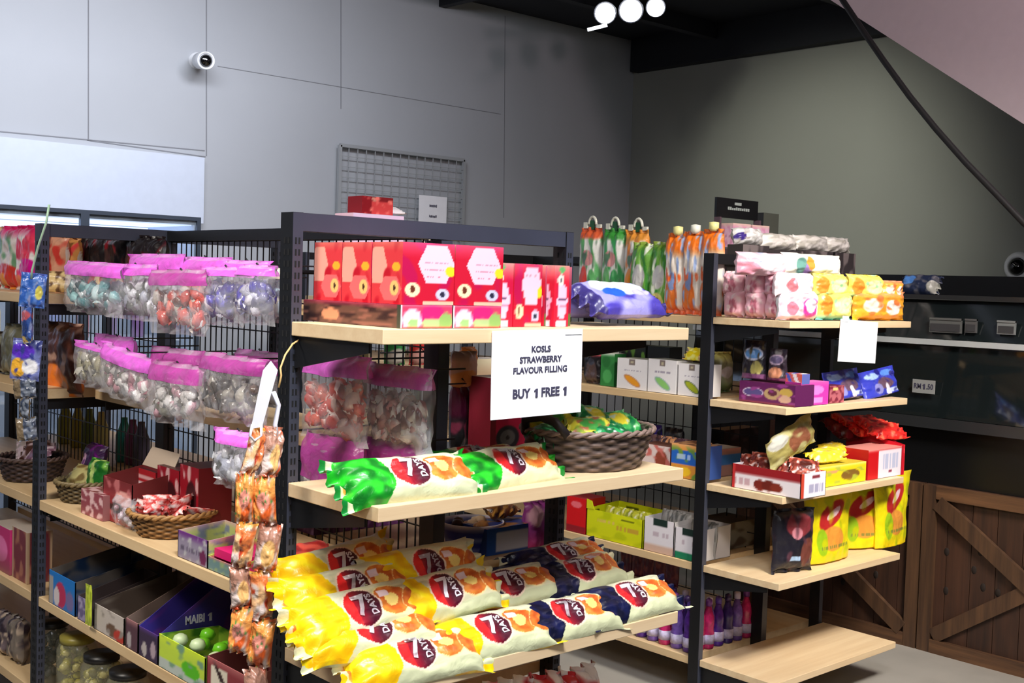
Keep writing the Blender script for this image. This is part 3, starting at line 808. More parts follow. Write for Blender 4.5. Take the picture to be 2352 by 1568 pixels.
def wicker(name, label, loc, R, r0, h, c1, c2, sy=.8, rows=9, n=72, rim=.009):
    t = empty(name, loc); tag(t, label, 'basket')
    V = []; Fc = []; C = []; m = rows*4
    for j in range(m+1):
        v = j/m; r = r0+(R-r0)*v**.75
        for i in range(n):
            a = 2*pi*i/n; ph = 0 if (j//4) % 2 == 0 else pi
            wv = sin(a*14+ph+.5*sin(v*9)); rr = r+.0045*wv*abs(sin(pi*j/4))+.001*nz3(i*.9, j*.6, 1)
            V.append((rr*cos(a), rr*sin(a)*sy, h*v)); k = clampf(.5+.5*wv*abs(sin(pi*j/4))+.5*nz3(i*.4, j*.9, 3)); C.append(lin(mixc(c2, c1, k)))
    for j in range(m):
        for i in range(n): Fc.append((j*n+i, j*n+(i+1) % n, (j+1)*n+(i+1) % n, (j+1)*n+i))
    Fc.append(tuple(reversed(range(n))))
    me = bpy.data.meshes.new('basket_body'); me.from_pydata(V, [], Fc); ca = me.color_attributes.new('paint', 'FLOAT_COLOR', 'POINT'); fl = []
    for c in C: fl += [*c, 1]
    ca.data.foreach_set('color', fl); me.materials.append(vmat('wicker_cane', .55, .4)); me.polygons.foreach_set('use_smooth', [True]*len(me.polygons)); me.update()
    o = link('basket_body', me, t); sm = o.modifiers.new('wall', 'SOLIDIFY'); sm.thickness = .005; sm.offset = -1
    rm = mat('wicker_rim_%d_%d' % (c1[0], c1[1]), c1, .5, var=.3, vscale=60); b = MB()
    for s in range(2):
        pts = [Vector(((R+.004*cos(a*16+s*pi))*cos(a), (R+.004*cos(a*16+s*pi))*sin(a)*sy, h+.004*sin(a*16+s*pi))) for a in [2*pi*i/96 for i in range(97)]]
        b.tube(pts, rim*.55, rm, 6, caps=False)
    b.obj('rim', t)
    return t
zb = T2+.001
bc = Vector((2.085, 2.0, zb))
wk = wicker('wicker_basket', 'dark brown oval wicker basket of green packets on the second end shelf', bc, .178, .142, .092, (128, 108, 98), (44, 36, 34), .82)
hb = MB(); 
hb.tube([Vector((-.165, .05, .085)), Vector((-.185, .03, .12)), Vector((-.17, -.01, .128)), Vector((-.165, -.05, .12)), Vector((-.15, -.08, .088))], .011, mat('basket_handle', (34, 26, 26), .6), 8); hb.obj('handle', wk)
gp = art((18, 120, 66), ('n', 5, .0, (60, 170, 80), 2), ('e', .5, .5, .25, .3, (236, 220, 60)), ('n', 7, .25, (210, 230, 200), 5))
gp2 = art((210, 200, 60), ('n', 4, .0, (120, 150, 50), 2), ('e', .5, .5, .3, .3, (60, 140, 60)), ('n', 7, .2, (160, 90, 60), 4))
gp3 = art((16, 96, 50), ('n', 5, .1, (40, 160, 90), 7), ('n', 7, .25, (220, 240, 225), 9))
for k, (dx, dy, dz, rz, tl, g, lab) in enumerate((
    (-.10, -.03, .085, .3, 70, gp3, 'dark green shiny packet at the left of the basket'), (-.02, -.05, .09, -.4, 62, gp2, 'olive yellow packet leaning in the middle of the basket'),
    (.05, .0, .105, .2, 55, gp, 'green packet with yellow face on top of the basket'), (.12, -.03, .095, -.2, 64, gp, 'green packet with yellow face at the right rim of the basket'),
    (.0, .07, .095, .6, 70, gp3, 'dark green packet at the back of the basket'), (-.08, .06, .10, -.7, 60, gp2, 'olive packet at the back left of the basket'),
    (.09, .06, .09, .9, 66, gp3, 'dark green packet at the back right of the basket'), (.04, -.09, .085, .1, 72, gp3, 'green packet flat against the near rim of the basket'))):
    o = bag('snack_packet', lab, 'packet', .12, .09, .032, 'roll', g, (0, 0, 0), group='packets in the dark basket', nx=26, nz=20, wr=1.6, zig=.006); orient(o, rz, radians(tl), .2*(k % 3-1)); o.location = bc+Vector((dx, dy, dz-.02))

# --- top shelf: red gift cartons
RD, PK, CR = (190, 22, 48), (226, 120, 156), (228, 190, 206)
def gift(seed):
    r = random.Random(seed); j = r.uniform(-.05, .05)
    return art(RD, ('n', 3, .1, (176, 16, 70), seed), ('g', .75, 1.3, PK), ('h', .62+j, .66, .36, .30, CR), ('t', .42, .80, .85, .815, (180, 120, 140)), ('t', .40, .68, .88, .695, (170, 120, 140)), ('t', .42, .56, .85, .575, (180, 110, 130)), ('t', .46, .45, .8, .465, (190, 90, 110)),
               ('e', .20, .24, .15, .12, (246, 214, 170)), ('e', .20, .25, .05, .07, (96, 44, 30)), ('e', .93, .55, .11, .09, (246, 200, 40)), ('e', .78, .17, .14, .10, (190, 190, 214)), ('e', .78, .17, .05, .05, (40, 40, 60)), ('r', .4, .0, 1, .05, (214, 180, 150)))
def gift2(seed):
    return art((216, 30, 56), ('n', 3, .1, (190, 20, 60), seed), ('g', .72, 1.2, (214, 226, 190)), ('e', .5, .93, .2, .07, (96, 170, 100)), ('h', .55, .42, .36, .28, (240, 190, 214)), ('r', .32, .42, .78, .47, (70, 50, 90)), ('t', .34, .60, .80, .62, (180, 120, 150)), ('t', .34, .32, .80, .335, (180, 120, 150)), ('r', .15, 0, .85, .10, (240, 234, 238)), ('e', .42, .76, .22, .10, (232, 224, 210)), ('e', .42, .77, .05, .05, (60, 60, 80)))
gside = art((226, 60, 66), ('h', .2, .62, .30, .30, (250, 170, 150)), ('n', 3, .15, (196, 20, 40), 3), ('h', .62, .25, .36, .20, (250, 110, 110)), ('e', .75, .26, .15, .13, (252, 200, 120)), ('e', .75, .26, .04, .06, (70, 40, 30)), ('e', .8, .6, .14, .08, (250, 180, 50)), ('g', .85, 1.25, (240, 200, 160)))
hz = T1+.050; ch = .124
# tray boxes lying flat under them
flat = art((214, 60, 96), ('e', .22, .35, .2, .5, (232, 200, 216)), ('e', .24, .2, .1, .25, (150, 190, 120)), ('e', .62, .55, .25, .5, (226, 36, 110)), ('e', .6, .2, .2, .25, (170, 190, 130)), ('e', .88, .3, .14, .4, (140, 176, 96)), ('r', 0, 0, 1, .1, (196, 60, 66)), ('r', 0, 0, .03, 1, (244, 240, 244)), ('g', .9, 1.3, (240, 200, 215)))
fside = art((110, 74, 60), ('n', 5, .0, (60, 36, 34), 4), ('n', 7, .1, (150, 96, 80), 9), ('g', .8, 1.05, (196, 60, 90)), ('e', .3, .4, .1, .3, (226, 150, 110)), ('r', .97, 0, 1, 1, (70, 70, 56)))
c = OY(920, 750, EYF+.02)
for i in range(2):
    x0 = c.x + .0; w_ = .134; carton('chocolate_box', ['flat pink chocolate box at the corner of the top end shelf, under the red cartons', 'flat pink chocolate box right of the corner one, under the red cartons'][i], 'box', w_-.003, .355, .046, {'front': flat, 'side': fside, 'top': solid((214, 90, 120))}, (x0+w_/2+i*w_, EYF+.02+.18, T1+.0008), group='flat pink boxes on the top end shelf')
# block of tall cartons standing on the flat boxes
cx0_, cw = c.x+.005, .134
for j in range(3):
    for i in range(2):
        lab = 'red gift carton with pale hexagon, %s row, %s, standing on the flat pink boxes' % (['front', 'middle', 'back'][j], ['left', 'right'][i])
        carton('gift_carton', lab, 'carton', cw-.003, .104, ch, {'front': gift(i*3+j), 'side': gside if i == 0 else gift2(4), 'top': solid((236, 150, 170))}, (cx0_+cw*(i+.5), EYF+.078+.1075*j, T1+.0475), rz=.012*((i+j) % 3-1), group='red gift cartons on the top end shelf', res=.0028)
# the right-hand cartons stand on the shelf itself
for i, (x0, x1, a) in enumerate(((1118, 1180, 0), (1181, 1246, 1), (1272, 1308, 0))):
    l, r_, w_, h_ = faceY(x0, x1, 586, 746, EYF+.07)
    l.z = T1+.0008; l.y += .045
    carton('gift_carton', ['tall red and white gift carton standing on the shelf, just right of the flat boxes', 'tall red gift carton with pale hexagon above the left half of the promotion sign', 'narrow pink gift carton at the right post of the top end shelf'][i], 'carton', w_-.002, .088, .139, {'front': (gift2 if a == 0 else gift)(i+9), 'side': gift2(3), 'top': solid((236, 160, 180))}, l, .03*(i-1), 'red gift cartons on the top end shelf')
l, r_, w_, h_ = faceY(1248, 1268, 590, 746, EYF+.13); l.z = T1+.0008
carton('gift_carton', 'dark crimson carton standing edge-on between two pale gift cartons', 'carton', .085, .07, .137, {'front': art((130, 24, 50), ('r', 0, 0, 1, .2, (90, 100, 50)), ('g', .5, 1.2, (210, 130, 140))), 'side': gift2(2)}, l, 0, 'red gift cartons on the top end shelf')
# blue and white bread packs at the right end of the top shelf
bp = art((150, 146, 214), ('n', 3, .0, (70, 60, 160), 3), ('e', .5, .66, .34, .3, (226, 246, 248)), ('e', .36, .42, .14, .16, (40, 90, 200)), ('r', 0, 0, .14, 1, (52, 44, 104)), ('r', .9, 0, 1, 1, (60, 50, 120)), ('e', .72, .45, .12, .1, (180, 176, 190)), ('g', .85, 1.2, (240, 250, 252)))
l = OY(1450, 738, 1.93); o = bag('bread_pack', 'blue and white soft bread pack lying at the right end of the top end shelf', 'bread pack', .285, .14, .06, 'roll', bp, (0, 0, 0), seed=5, group='blue bread packs', wr=1.2, zig=.008); orient(o, .03, radians(62), 0); o.location = (l.x, 1.915, T1+.028)
o2 = bag('bread_pack', 'blue bread pack behind the front one, only its dark end showing by the right post', 'bread pack', .27, .13, .055, 'roll', bp, (0, 0, 0), seed=9, group='blue bread packs', zig=.008); orient(o2, -.05, radians(66), 0); o2.location = (l.x-.085, 2.02, T1+.028)
# --- promotion sign hanging from the top end shelf
l, r_, w_, h_ = faceY(1130, 1336, 757, 955, EYF-.004)
t = MB().box((-w_/2, -.0012, 0), (w_/2, .0012, h_), PAPER).obj('promotion_sign', None, l); tag(t, 'white paper sign reading BUY 1 FREE 1 hanging from the top end shelf', 'sign')
t.rotation_euler = (0, radians(-.8), 0)
MB().box((w_/2-.055, -.003, h_-.012), (w_/2-.004, -.0014, h_-.001), mat('clear_tape', (250, 252, 252), .2)).obj('tape', t)
for s_, z_, sz, bo in (('KOSLS', .775, .0185, .0005), ('STRAWBERRY', .655, .0185, .0005), ('FLAVOUR FILLING', .535, .0185, .0004)):
    text(s_, sz, INK, t, (.006, -.0022, h_*z_), bo, xs=1.08)
text_line(['BUY', '1', 'FREE', '1'], .027, INK, t, (.006, -.0022, h_*.27), .0008, gap=.42)
# --- lowest end shelf: a few red and white packs seen from above
for k, (px, py) in enumerate(((1172, 1556), (1248, 1546), (1330, 1530))):
    p = OY(px, py, 2.0); o = bag('snack_packet', ['leftmost', 'middle', 'rightmost'][k]+' red and white packet just visible on the lowest end shelf', 'packet', .14, p.z-T4-.003, .07, 'tbag', art((196, 34, 40), ('n', 3, -.05, (240, 232, 226), k*3.), ('e', .5, .5, .2, .3, (140, 20, 30))), (p.x, 2.0, T4+.002), rz=.15*(k-1), group='red packets on the lowest end shelf', wr=1.5, zig=.006)
# ================================================================== NEAR UNIT: LONG LEFT SIDE
def hook(root, y, z, x):
    MB().tube([(GM-.005, y, z), (x+.015, y, z), (x, y, z+.014)], .0024, BLACK, 6).obj('peg_hook', root)
def hang(px0, px1, yt, yb, X, label, pal, seed, header=.26, hm=None, film=None, t=.06, yaw=0, roll=0, n=36, size=.027, group=None, tilt=0):
    L, rz, w, h = faceX(px0, px1, yt, yb, X)
    o = sweetbag(label, w, h, t, pal, L, rz+yaw, header, hm, film, seed, tilt, roll, n, size, group)
    hook(G1, L.y, L.z+h*.93, X); return o
TQ = [(150, 205, 205), (200, 225, 225), (60, 90, 96), (225, 230, 232), (90, 150, 155)]
SV = [(220, 222, 228), (120, 120, 112), (240, 240, 246), (80, 82, 76), (180, 184, 200)]
RDP = [(206, 90, 80), (200, 190, 176), (226, 120, 100), (110, 70, 60), (190, 60, 40), (230, 220, 214)]
BL = [(54, 36, 150), (90, 80, 190), (220, 220, 240), (40, 26, 100), (150, 150, 190), (240, 236, 246)]
DB = [(70, 60, 50), (110, 100, 84), (40, 34, 30), (170, 164, 150), (90, 70, 56)]
SW = [(214, 210, 206), (170, 120, 130), (120, 118, 104), (240, 238, 236), (90, 84, 70), (200, 150, 160)]
OL = [(120, 112, 80), (170, 164, 130), (80, 74, 50), (200, 196, 180)]
PKC = [(236, 120, 100), (240, 210, 200), (220, 90, 80), (250, 236, 230), (170, 90, 80)]
MX = [(150, 100, 96), (206, 196, 190), (110, 70, 70), (226, 222, 220), (190, 130, 130)]
GU = 'sweet bags hung in the upper row on the left side'; GL = 'sweet bags hung in the lower row on the left side'
hang(300, 425, 583, 700, 1.52, 'back sweet bag with tall bright pink header, above the grey one in the upper row', SV, 11, .34, group=GU)
hang(412, 528, 590, 705, 1.54, 'back sweet bag with pink header, second in the rear of the upper row', RDP, 12, .34, group=GU)
hang(512, 618, 598, 712, 1.54, 'back sweet bag with pale pink header nearest the slotted post, upper row', BL, 13, .34, group=GU)
hang(150, 280, 601, 722, 1.40, 'turquoise sweet bag with pink header, leftmost of the upper row', TQ, 1, .27, group=GU, roll=.02)
hang(258, 362, 606, 735, 1.44, 'clear bag of silvery sweets beside the turquoise one, upper row', SV, 2, .2, group=GU)
hang(350, 480, 618, 768, 1.38, 'reddish sweet bag hanging lowest in the upper row, deep pink header', RDP, 3, .25, PURPLEF, group=GU, roll=-.02)
hang(466, 568, 612, 748, 1.41, 'violet and silver sweet bag in the upper row, right of the reddish one', BL, 4, .16, group=GU)
hang(545, 632, 608, 745, 1.40, 'deep blue sweet bag near the slotted post, upper row', BL, 5, .18, group=GU)
hang(603, 668, 616, 742, 1.46, 'blue and white sweet bag half hidden by the slotted post, upper row', [(60, 90, 150), (200, 230, 240), (30, 60, 110), (230, 215, 190)], 6, .2, mat('cream_header', (226, 208, 180), .5), group=GU)
# lower row
hang(540, 650, 805, 930, 1.54, 'back sweet bag with dusky pink header beside the slotted post, lower row', DB, 20, .4, PURPLEF, group=GL)
hang(350, 470, 800, 920, 1.54, 'back sweet bag with dark purple header in the middle of the lower row', SW, 21, .4, PURPLEF, group=GL)
hang(222, 310, 770, 880, 1.50, 'back sweet bag with pink header at the left of the lower row', OL, 22, .36, group=GL)
hang(176, 262, 790, 893, 1.42, 'olive gold sweet bag hanging above the wood shelf end, lower row', OL, 23, .12, group=GL, roll=.05)
hang(232, 352, 802, 925, 1.40, 'silver and pink sweet bag with bright pink header, lower row', SW, 24, .28, group=GL, roll=.09)
hang(345, 468, 832, 978, 1.39, 'pale sweet bag with purple header, lowest hanging in the lower row', SW, 25, .3, PURPLEF, group=GL)
hang(460, 612, 815, 970, 1.40, 'wide sweet bag of dark brown sweets with dusky pink header, lower row', DB, 26, .25, PURPLEF, group=GL, n=46)
# seen through the end frame
GP = 'sweet bags seen behind the end frame'
hang(700, 846, 812, 1016, 1.50, 'large bag of orange and white sweets with pink header behind the end frame', PKC, 30, .24, mat('x', (0,0,0)) if 0 else CLEARPINK, group=GP, n=60, t=.07)
hang(838, 992, 838, 1034, 1.56, 'large bag of brownish sweets with purple header, left of the centre post', MX, 31, .24, PURPLEF, group=GP, n=60, t=.07)
hang(698, 838, 1002, 1150, 1.50, 'purple-topped sweet bag hanging below the orange one behind the end frame', MX, 32, .7, PURPLEF, group=GP)
hang(828, 972, 1012, 1120, 1.57, 'purple-topped sweet bag hanging below the brownish one behind the end frame', MX, 33, .7, PURPLEF, group=GP)

# tall bag of crisps standing on the second bay's shelf
L, rz, w, h = faceX(112, 182, 740, 905, 1.46)
o = bag('crisp_bag', 'brown foil bag with orange foot standing left of the lower sweet bags', 'crisp bag', w*1.15, h, .06, 'tbag', art((74, 40, 32), ('n', 4, .1, (110, 60, 44), 3), ('e', .4, .18, .45, .25, (240, 128, 40)), ('n', 6, .2, (190, 150, 130), 6)), L, rz, wr=1.6)
# ---- bays beyond the second frame: top shelf
zt = S1+.001
def stand(px0, px1, yt, X, z, label, paint, cat='crisp bag', name='crisp_bag', t=.06, seed=None, group=None, roll=0, tilt=0, kind='tbag', wr=1.3, flare=0, yaw=0, zig=0):
    xm = (px0+px1)/2; Lx = OX(px0, 700, X); Rx = OX(px1, 700, X); w = abs(Lx.y-Rx.y); top = OX(xm, yt, X).z
    o = bag(name, label, cat, w, max(.03, top-z), t, kind, paint, (0, 0, 0), seed=seed, group=group, wr=wr, flare=flare, zig=zig)
    orient(o, -pi/2+yaw, tilt, roll); o.location = (X, (Lx.y+Rx.y)/2, z+.0015); return o
GT = 'crisp bags on the top shelf of the far bay'
stand(-60, 12, 522, 1.50, zt, 'white and orange crisp bag at the left frame edge on the top shelf', art((236, 226, 220), ('n', 4, 0, (220, 60, 70), 1), ('g', .8, 1.1, (236, 150, 60))), group=GT)
stand(5, 52, 520, 1.47, zt, 'pink topped crisp bag with white middle, second from the left edge', art((238, 226, 222), ('n', 5, .05, (120, 170, 130), 2), ('g', .78, .95, (214, 30, 100)), ('e', .5, .2, .6, .22, (220, 60, 50)), ('e', .4, .12, .2, .15, (240, 150, 60))), group=GT)
stand(46, 92, 518, 1.45, zt, 'magenta and red crisp bag just left of the second post', art((230, 60, 90), ('n', 5, .0, (244, 236, 232), 5), ('g', .8, .95, (200, 26, 90)), ('e', .7, .32, .4, .18, (210, 10, 140)), ('e', .3, .1, .5, .14, (240, 130, 90))), group=GT)
stand(98, 140, 528, 1.52, zt, 'red and cream crisp bag leaning right of the second post', art((206, 150, 120), ('n', 6, 0, (200, 60, 50), 2), ('d', .6, .3, .5, (240, 236, 226)), ('d', .6, .75, .9, (110, 60, 20))), group=GT, roll=.25)
stand(126, 168, 532, 1.56, zt, 'gold and white crisp bag leaning behind the red and cream one', art((190, 130, 70), ('d', .8, .4, .65, (236, 232, 224)), ('d', .8, .9, 1.1, (90, 50, 30)), ('n', 6, .2, (200, 60, 60), 8)), group=GT, roll=.3)
for i, (a, b_, c) in enumerate(((158, 205, 'with small white mark'), (200, 250, 'with a green fleck'), (245, 300, 'with red patch'), (292, 345, 'with brown side'), (335, 380, 'by the spine rail'))):
    stand(a, b_, 536+i*2, 1.62+.01*i, zt, 'black crisp bag %s, on the top shelf behind the pink headers' % c, art((26, 20, 22), ('n', 5, .25, (120, 20, 30), i*2.), ('e', .3, .62, .16, .14, (210, 200, 206) if i == 0 else (60, 40, 40)), ('e', .7, .15, .24, .25, (196, 50, 40)), ('e', .8, .14, .1, .2, (244, 220, 170))), group='black crisp bags on the top shelf')
o = bag('crisp_bag', 'cream and brown round-ended packet lying at the front of the top shelf', 'crisp bag', .11, .07, .05, 'roll', art((214, 186, 130), ('e', .8, .5, .12, .3, (240, 214, 190)), ('n', 5, .1, (90, 60, 40), 3)), (0, 0, 0)); orient(o, -.6, radians(20)); o.location = Vector((OX(135, 660, 1.45).x, OX(135, 660, 1.45).y, zt+.004))
# middle shelf of the far bay
for i, (a, b_, yt_, c) in enumerate(((-40, 20, 760, (60, 50, 44)), (14, 60, 745, (110, 110, 90)))):
    stand(a, b_, yt_, 1.45, S2+.001, ['dark packet at the left edge on the second shelf', 'grey green packet behind the blue hanging strip'][i], art(c, ('n', 5, .1, (150, 150, 130), i+1.)), 'packet', 'snack_packet')

# ---- hanging strips -------------------------------------------------------
def strip(label, pts, w, paints, root_name='hanging_strip', yaw=-.6, t=.03, seed=0, kind='tbag'):
    """pts: centre points down the strip; consecutive packs hang between them"""
    t0 = empty(root_name, pts[0]); tag(t0, label, 'snack strip')
    for i in range(len(pts)-1):
        p, q = Vector(pts[i]), Vector(pts[i+1]); h = (p-q).length*1.02; P = paints[i % len(paints)]
        S = Surf(w[i] if isinstance(w, list) else w, h, t, kind, seed+i*1.7, 2.2, .004, .02)
        o = link('packet', S.mesh('packet', P, FOIL, 24, 34), t0); o.location = q-pts[0]+Vector((.004*sin(i*2.1+seed), .004*cos(i*1.7), 0))
        d = (p-q).normalized(); ang = math.atan2(d.x, d.z)
        orient(o, yaw+.55*sin(i*2.3+seed), 0, ang+.10*sin(i*3.1+seed))
    return t0
og = art((214, 116, 62), ('n', 2.2, -.1, (226, 180, 130), 2), ('n', 3, .1, (206, 190, 180), 6), ('n', 5, .25, (170, 50, 24), 9), ('g', .9, 1.05, (246, 190, 60)))
og2 = art((206, 90, 38), ('n', 2.5, .0, (240, 160, 80), 4), ('n', 3, .1, (190, 170, 160), 3), ('e', .5, .5, .3, .2, (232, 150, 130)), ('n', 9, .35, (60, 150, 70), 1))
og3 = art((176, 130, 110), ('n', 2.5, 0, (216, 196, 186), 2), ('n', 3, .15, (206, 70, 30), 3), ('e', .45, .4, .3, .3, (240, 190, 120)))
HYY = 2.115
def hp(*pp): return [OY(x, y, HYY) for x, y in pp]
strip('left strip of crumpled orange wafer packets hanging by the slotted post', hp((590, 985), (570, 1090), (560, 1200), (553, 1300), (552, 1395), (548, 1500)), [.036, .038, .044, .044, .046], [og, og2, og, og3, og2], seed=1, yaw=-.5)
HYY = 2.10
strip('right strip of crumpled orange wafer packets hanging nearest the slotted post', hp((622, 985), (617, 1095), (612, 1205), (606, 1310), (600, 1420), (596, 1530), (592, 1640)), [.046, .048, .05, .052, .052, .052], [og3, og2, og3, og, og2, og3], seed=8, yaw=-.3)
HYY = 2.105
a = hp((622, 832), (590, 985), (606, 985), (640, 985))
t = empty('strip_hanger', a[0]); tag(t, 'long white plastic hanger tag tied by a cord at the slotted post', 'hanger')
WP = mat('white_hanger_plastic', (222, 222, 234), .25)
b = MB(); c0 = hp((622, 828), (638, 850), (602, 980), (576, 985), (604, 850))
b.add([p-a[0] for p in c0]+[p-a[0]+Vector((.002, .003, 0)) for p in c0], [(0, 1, 2, 3, 4), (9, 8, 7, 6, 5)]+[((i+1) % 5, i, i+5, (i+1) % 5+5) for i in range(5)], WP); b.obj('tag_plate', t)
b = MB(); b.tube([p-a[0] for p in hp((580, 975), (574, 1000), (584, 1012), (600, 1000), (600, 975))], .003, WP, 6); b.tube([p-a[0] for p in hp((628, 900), (640, 930), (632, 975), (636, 1010))], .005, WP, 6); b.obj('clip', t)
o = MB().tube([OY(x, y, Y) for x, y, Y in ((690, 779, 2.16), (672, 790, 2.13), (655, 815, 2.11), (644, 845, 2.10), (646, 862, 2.10), (640, 890, 2.10))], .0022, mat('tan_cord', (206, 170, 110), .6), 6).obj('tan_cord'); tag(o, 'thin tan cord looped from the top shelf corner to the white hanger', 'cord')
# second strip cluster: blue packs at the second post
XB = 1.27
bl = art((50, 96, 180), ('n', 4, .0, (90, 130, 200), 3), ('e', .78, .45, .15, .22, (210, 200, 90)), ('g', .88, 1.1, (110, 120, 200)), ('n', 6, .25, (140, 150, 190), 7))
bl2 = art((60, 90, 160), ('n', 4, .0, (120, 130, 170), 5), ('e', .5, .75, .5, .16, (190, 90, 100)), ('e', .6, .4, .3, .25, (30, 60, 130)), ('e', .3, .1, .3, .12, (220, 190, 110)))
pv = art((120, 130, 190), ('e', .4, .72, .45, .2, (90, 50, 190)), ('e', .3, .3, .28, .25, (240, 180, 60)), ('e', .7, .35, .28, .2, (235, 236, 240)), ('n', 6, .2, (60, 70, 150), 3))
gr = art((120, 128, 140), ('n', 5, .0, (60, 70, 90), 3), ('n', 4, .2, (190, 196, 210), 5), ('r', 0, 0, .4, 1, (120, 104, 80)))
pp = [OX(x, y, XB) for x, y in ((74, 630), (70, 706), (66, 788), (54, 872), (56, 915), (60, 960), (62, 1012))]
strip('strip of blue and violet packets hanging by a green string at the second post', pp, [.075, .08, .095, .075, .07, .06], [bl, bl2, pv, gr, gr, gr], yaw=-1.1, t=.02, seed=21)
o = MB().tube([OX(x, y, XB+.01*(i == 0)) for i, (x, y) in enumerate(((113, 470), (106, 512), (88, 565), (74, 620), (72, 640)))], .0035, mat('green_string', (176, 214, 180), .5), 6).obj('green_string'); tag(o, 'pale green string tied over the second post, holding the blue strip', 'string')

# ---- third shelf down the side (z = S3) ------------------------------------
z3s = S3+.001
def ontop(px, py, z): return OZ(px, py, z)
def onshelfX(px0, px1, X, z):
    """span along the shelf whose near face stands in plane X, between two picture columns at shelf height"""
    def yy(px):
        lo, hi = .5, 8
        for _ in range(50):
            m = (lo+hi)/2; p = Vector((X, m, z))-CAM; k = p.dot(fw); x = 1176+F*p.dot(rt)/k
            if x > px: lo = m
            else: hi = m
        return lo
    a, b_ = yy(px0), yy(px1); return (a+b_)/2, abs(a-b_)
def topz(px, py, X): return OX(px, py, X).z
purple = art((150, 140, 160), ('g', .7, .95, (110, 50, 130)), ('t', .1, .3, .9, .5, (90, 80, 100)), ('e', .85, .3, .12, .3, (110, 40, 80)), ('n', 6, .2, (190, 190, 190), 3))
yc, w = onshelfX(408, 476, GX0+.012, z3s); h = topz(440, 1228, GX0+.012)-z3s
tray('display_box', 'purple and grey open sweet box on the third side shelf beside the wicker basket', 'display box', w, .13, h*1.15, h, purple, (GX0+.012+.065, yc, z3s), -pi/2, side=art((190, 200, 120), ('n', 5, 0, (120, 130, 150), 3), ('g', .8, 1.1, (240, 180, 200))))
yc, w = onshelfX(477, 545, GX0+.012, z3s); h = topz(500, 1285, GX0+.012)-z3s
tray('display_box', 'teal grey open box with magenta inside, next to the hanging orange strips', 'display box', w, .12, h*1.9, h, art((110, 140, 140), ('n', 5, .1, (150, 170, 120), 3), ('g', .85, 1.1, (220, 120, 120))), (GX0+.012+.06, yc, z3s), -pi/2, side=art((220, 40, 120), ('g', .7, 1, (190, 210, 90))))
MB_ = MB().box((-.045, -w/2+.004, .0), (.045, w/2-.004, .02), mat('magenta_card', (224, 30, 112), .5)); o = MB_.obj('sweet_box', None, (GX0+.012+.06, yc, z3s+.03)); tag(o, 'flat magenta sweet box lying inside the teal grey open box', 'box')
# wicker tray basket with red packets
ctr = ontop(404, 1246, z3s); bx = Vector((GX0+.125, ctr.y+.0, z3s))
p1 = OX(398, 1180, bx.x)
wb = wicker('wicker_basket', 'tan round wicker basket full of red packets on the third side shelf', (bx.x, p1.y, z3s), .118, .088, .062, (170, 126, 74), (84, 60, 36), .95)
rp = art((226, 90, 84), ('n', 5, .0, (246, 226, 220), 2), ('n', 7, .15, (196, 40, 40), 5))
rr = random.Random(5)
for k in range(12):
    a = k*2.4; r_ = .012+.062*sqrt(k/12)
    o = bag('sweet_packet', '%s small red and white packet in the tan basket, %s' % (['bright', 'creased', 'tilted', 'flat'][k % 4], ['at its centre', 'near its centre', 'on the far side', 'facing the aisle', 'by the near rim', 'at the back', 'leaning outward', 'by the right rim', 'by the left rim', 'at the far rim', 'under the others', 'hanging over the rim'][k]), 'packet', .075, .05, .018, 'roll', rp, (0, 0, 0), group='red packets in the tan basket', nx=16, nz=12, wr=1.5, zig=.004)
    orient(o, rr.uniform(-3, 3), radians(rr.uniform(10, 60)), rr.uniform(-.5, .5)); o.location = (bx.x+r_*cos(a), p1.y+r_*sin(a)*.9, z3s+.045+.012*(k < 5)+.004*(k % 3))
# hanging bag beside the strips
hang(498, 592, 988, 1124, 1.36, 'clear bag of grey blue sweets with pink header hanging over the third shelf', SV, 41, .22, group=None, tilt=0)
# red cartons
red1 = art((150, 50, 54), ('g', .6, 1.0, (120, 40, 40)), ('n', 5, .1, (196, 110, 110), 3), ('e', .7, .6, .3, .18, (240, 170, 160)), ('e', .5, .35, .3, .12, (60, 40, 34)))
red2 = art((176, 36, 44), ('r', .1, .3, .85, .72, (232, 216, 220)), ('t', .2, .35, .8, .65, (120, 90, 100)), ('r', 0, 0, 1, .25, (196, 70, 70)), ('r', .1, .78, .9, .86, (226, 170, 170)))
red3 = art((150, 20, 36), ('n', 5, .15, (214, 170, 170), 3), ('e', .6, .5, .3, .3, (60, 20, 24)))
X1_ = GX0+.10
yc, w = onshelfX(236, 302, X1_-.05, z3s); h = topz(270, 1085, X1_-.05)-z3s
t = tray('display_box', 'dark red open carton with a cream raised flap on the third side shelf', 'display box', w, .12, h, h*.85, red1, (X1_+.01, yc, z3s), -pi/2, side=solid((110, 40, 40)))
flap(t, ((-w/2, .058, h), (w/2, .058, h), (w/2-.006, .085, h+.052), (-w/2+.006, .085, h+.052)), KRAFT)
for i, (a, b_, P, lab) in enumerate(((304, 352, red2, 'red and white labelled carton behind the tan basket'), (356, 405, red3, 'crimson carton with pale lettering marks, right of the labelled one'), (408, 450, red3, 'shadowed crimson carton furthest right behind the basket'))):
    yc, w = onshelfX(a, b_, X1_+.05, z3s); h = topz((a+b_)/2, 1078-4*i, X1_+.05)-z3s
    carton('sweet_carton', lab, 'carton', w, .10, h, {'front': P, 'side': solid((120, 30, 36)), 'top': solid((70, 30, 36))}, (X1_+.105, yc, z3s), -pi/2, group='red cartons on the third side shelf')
yc, w = onshelfX(186, 236, GX0+.03, z3s)
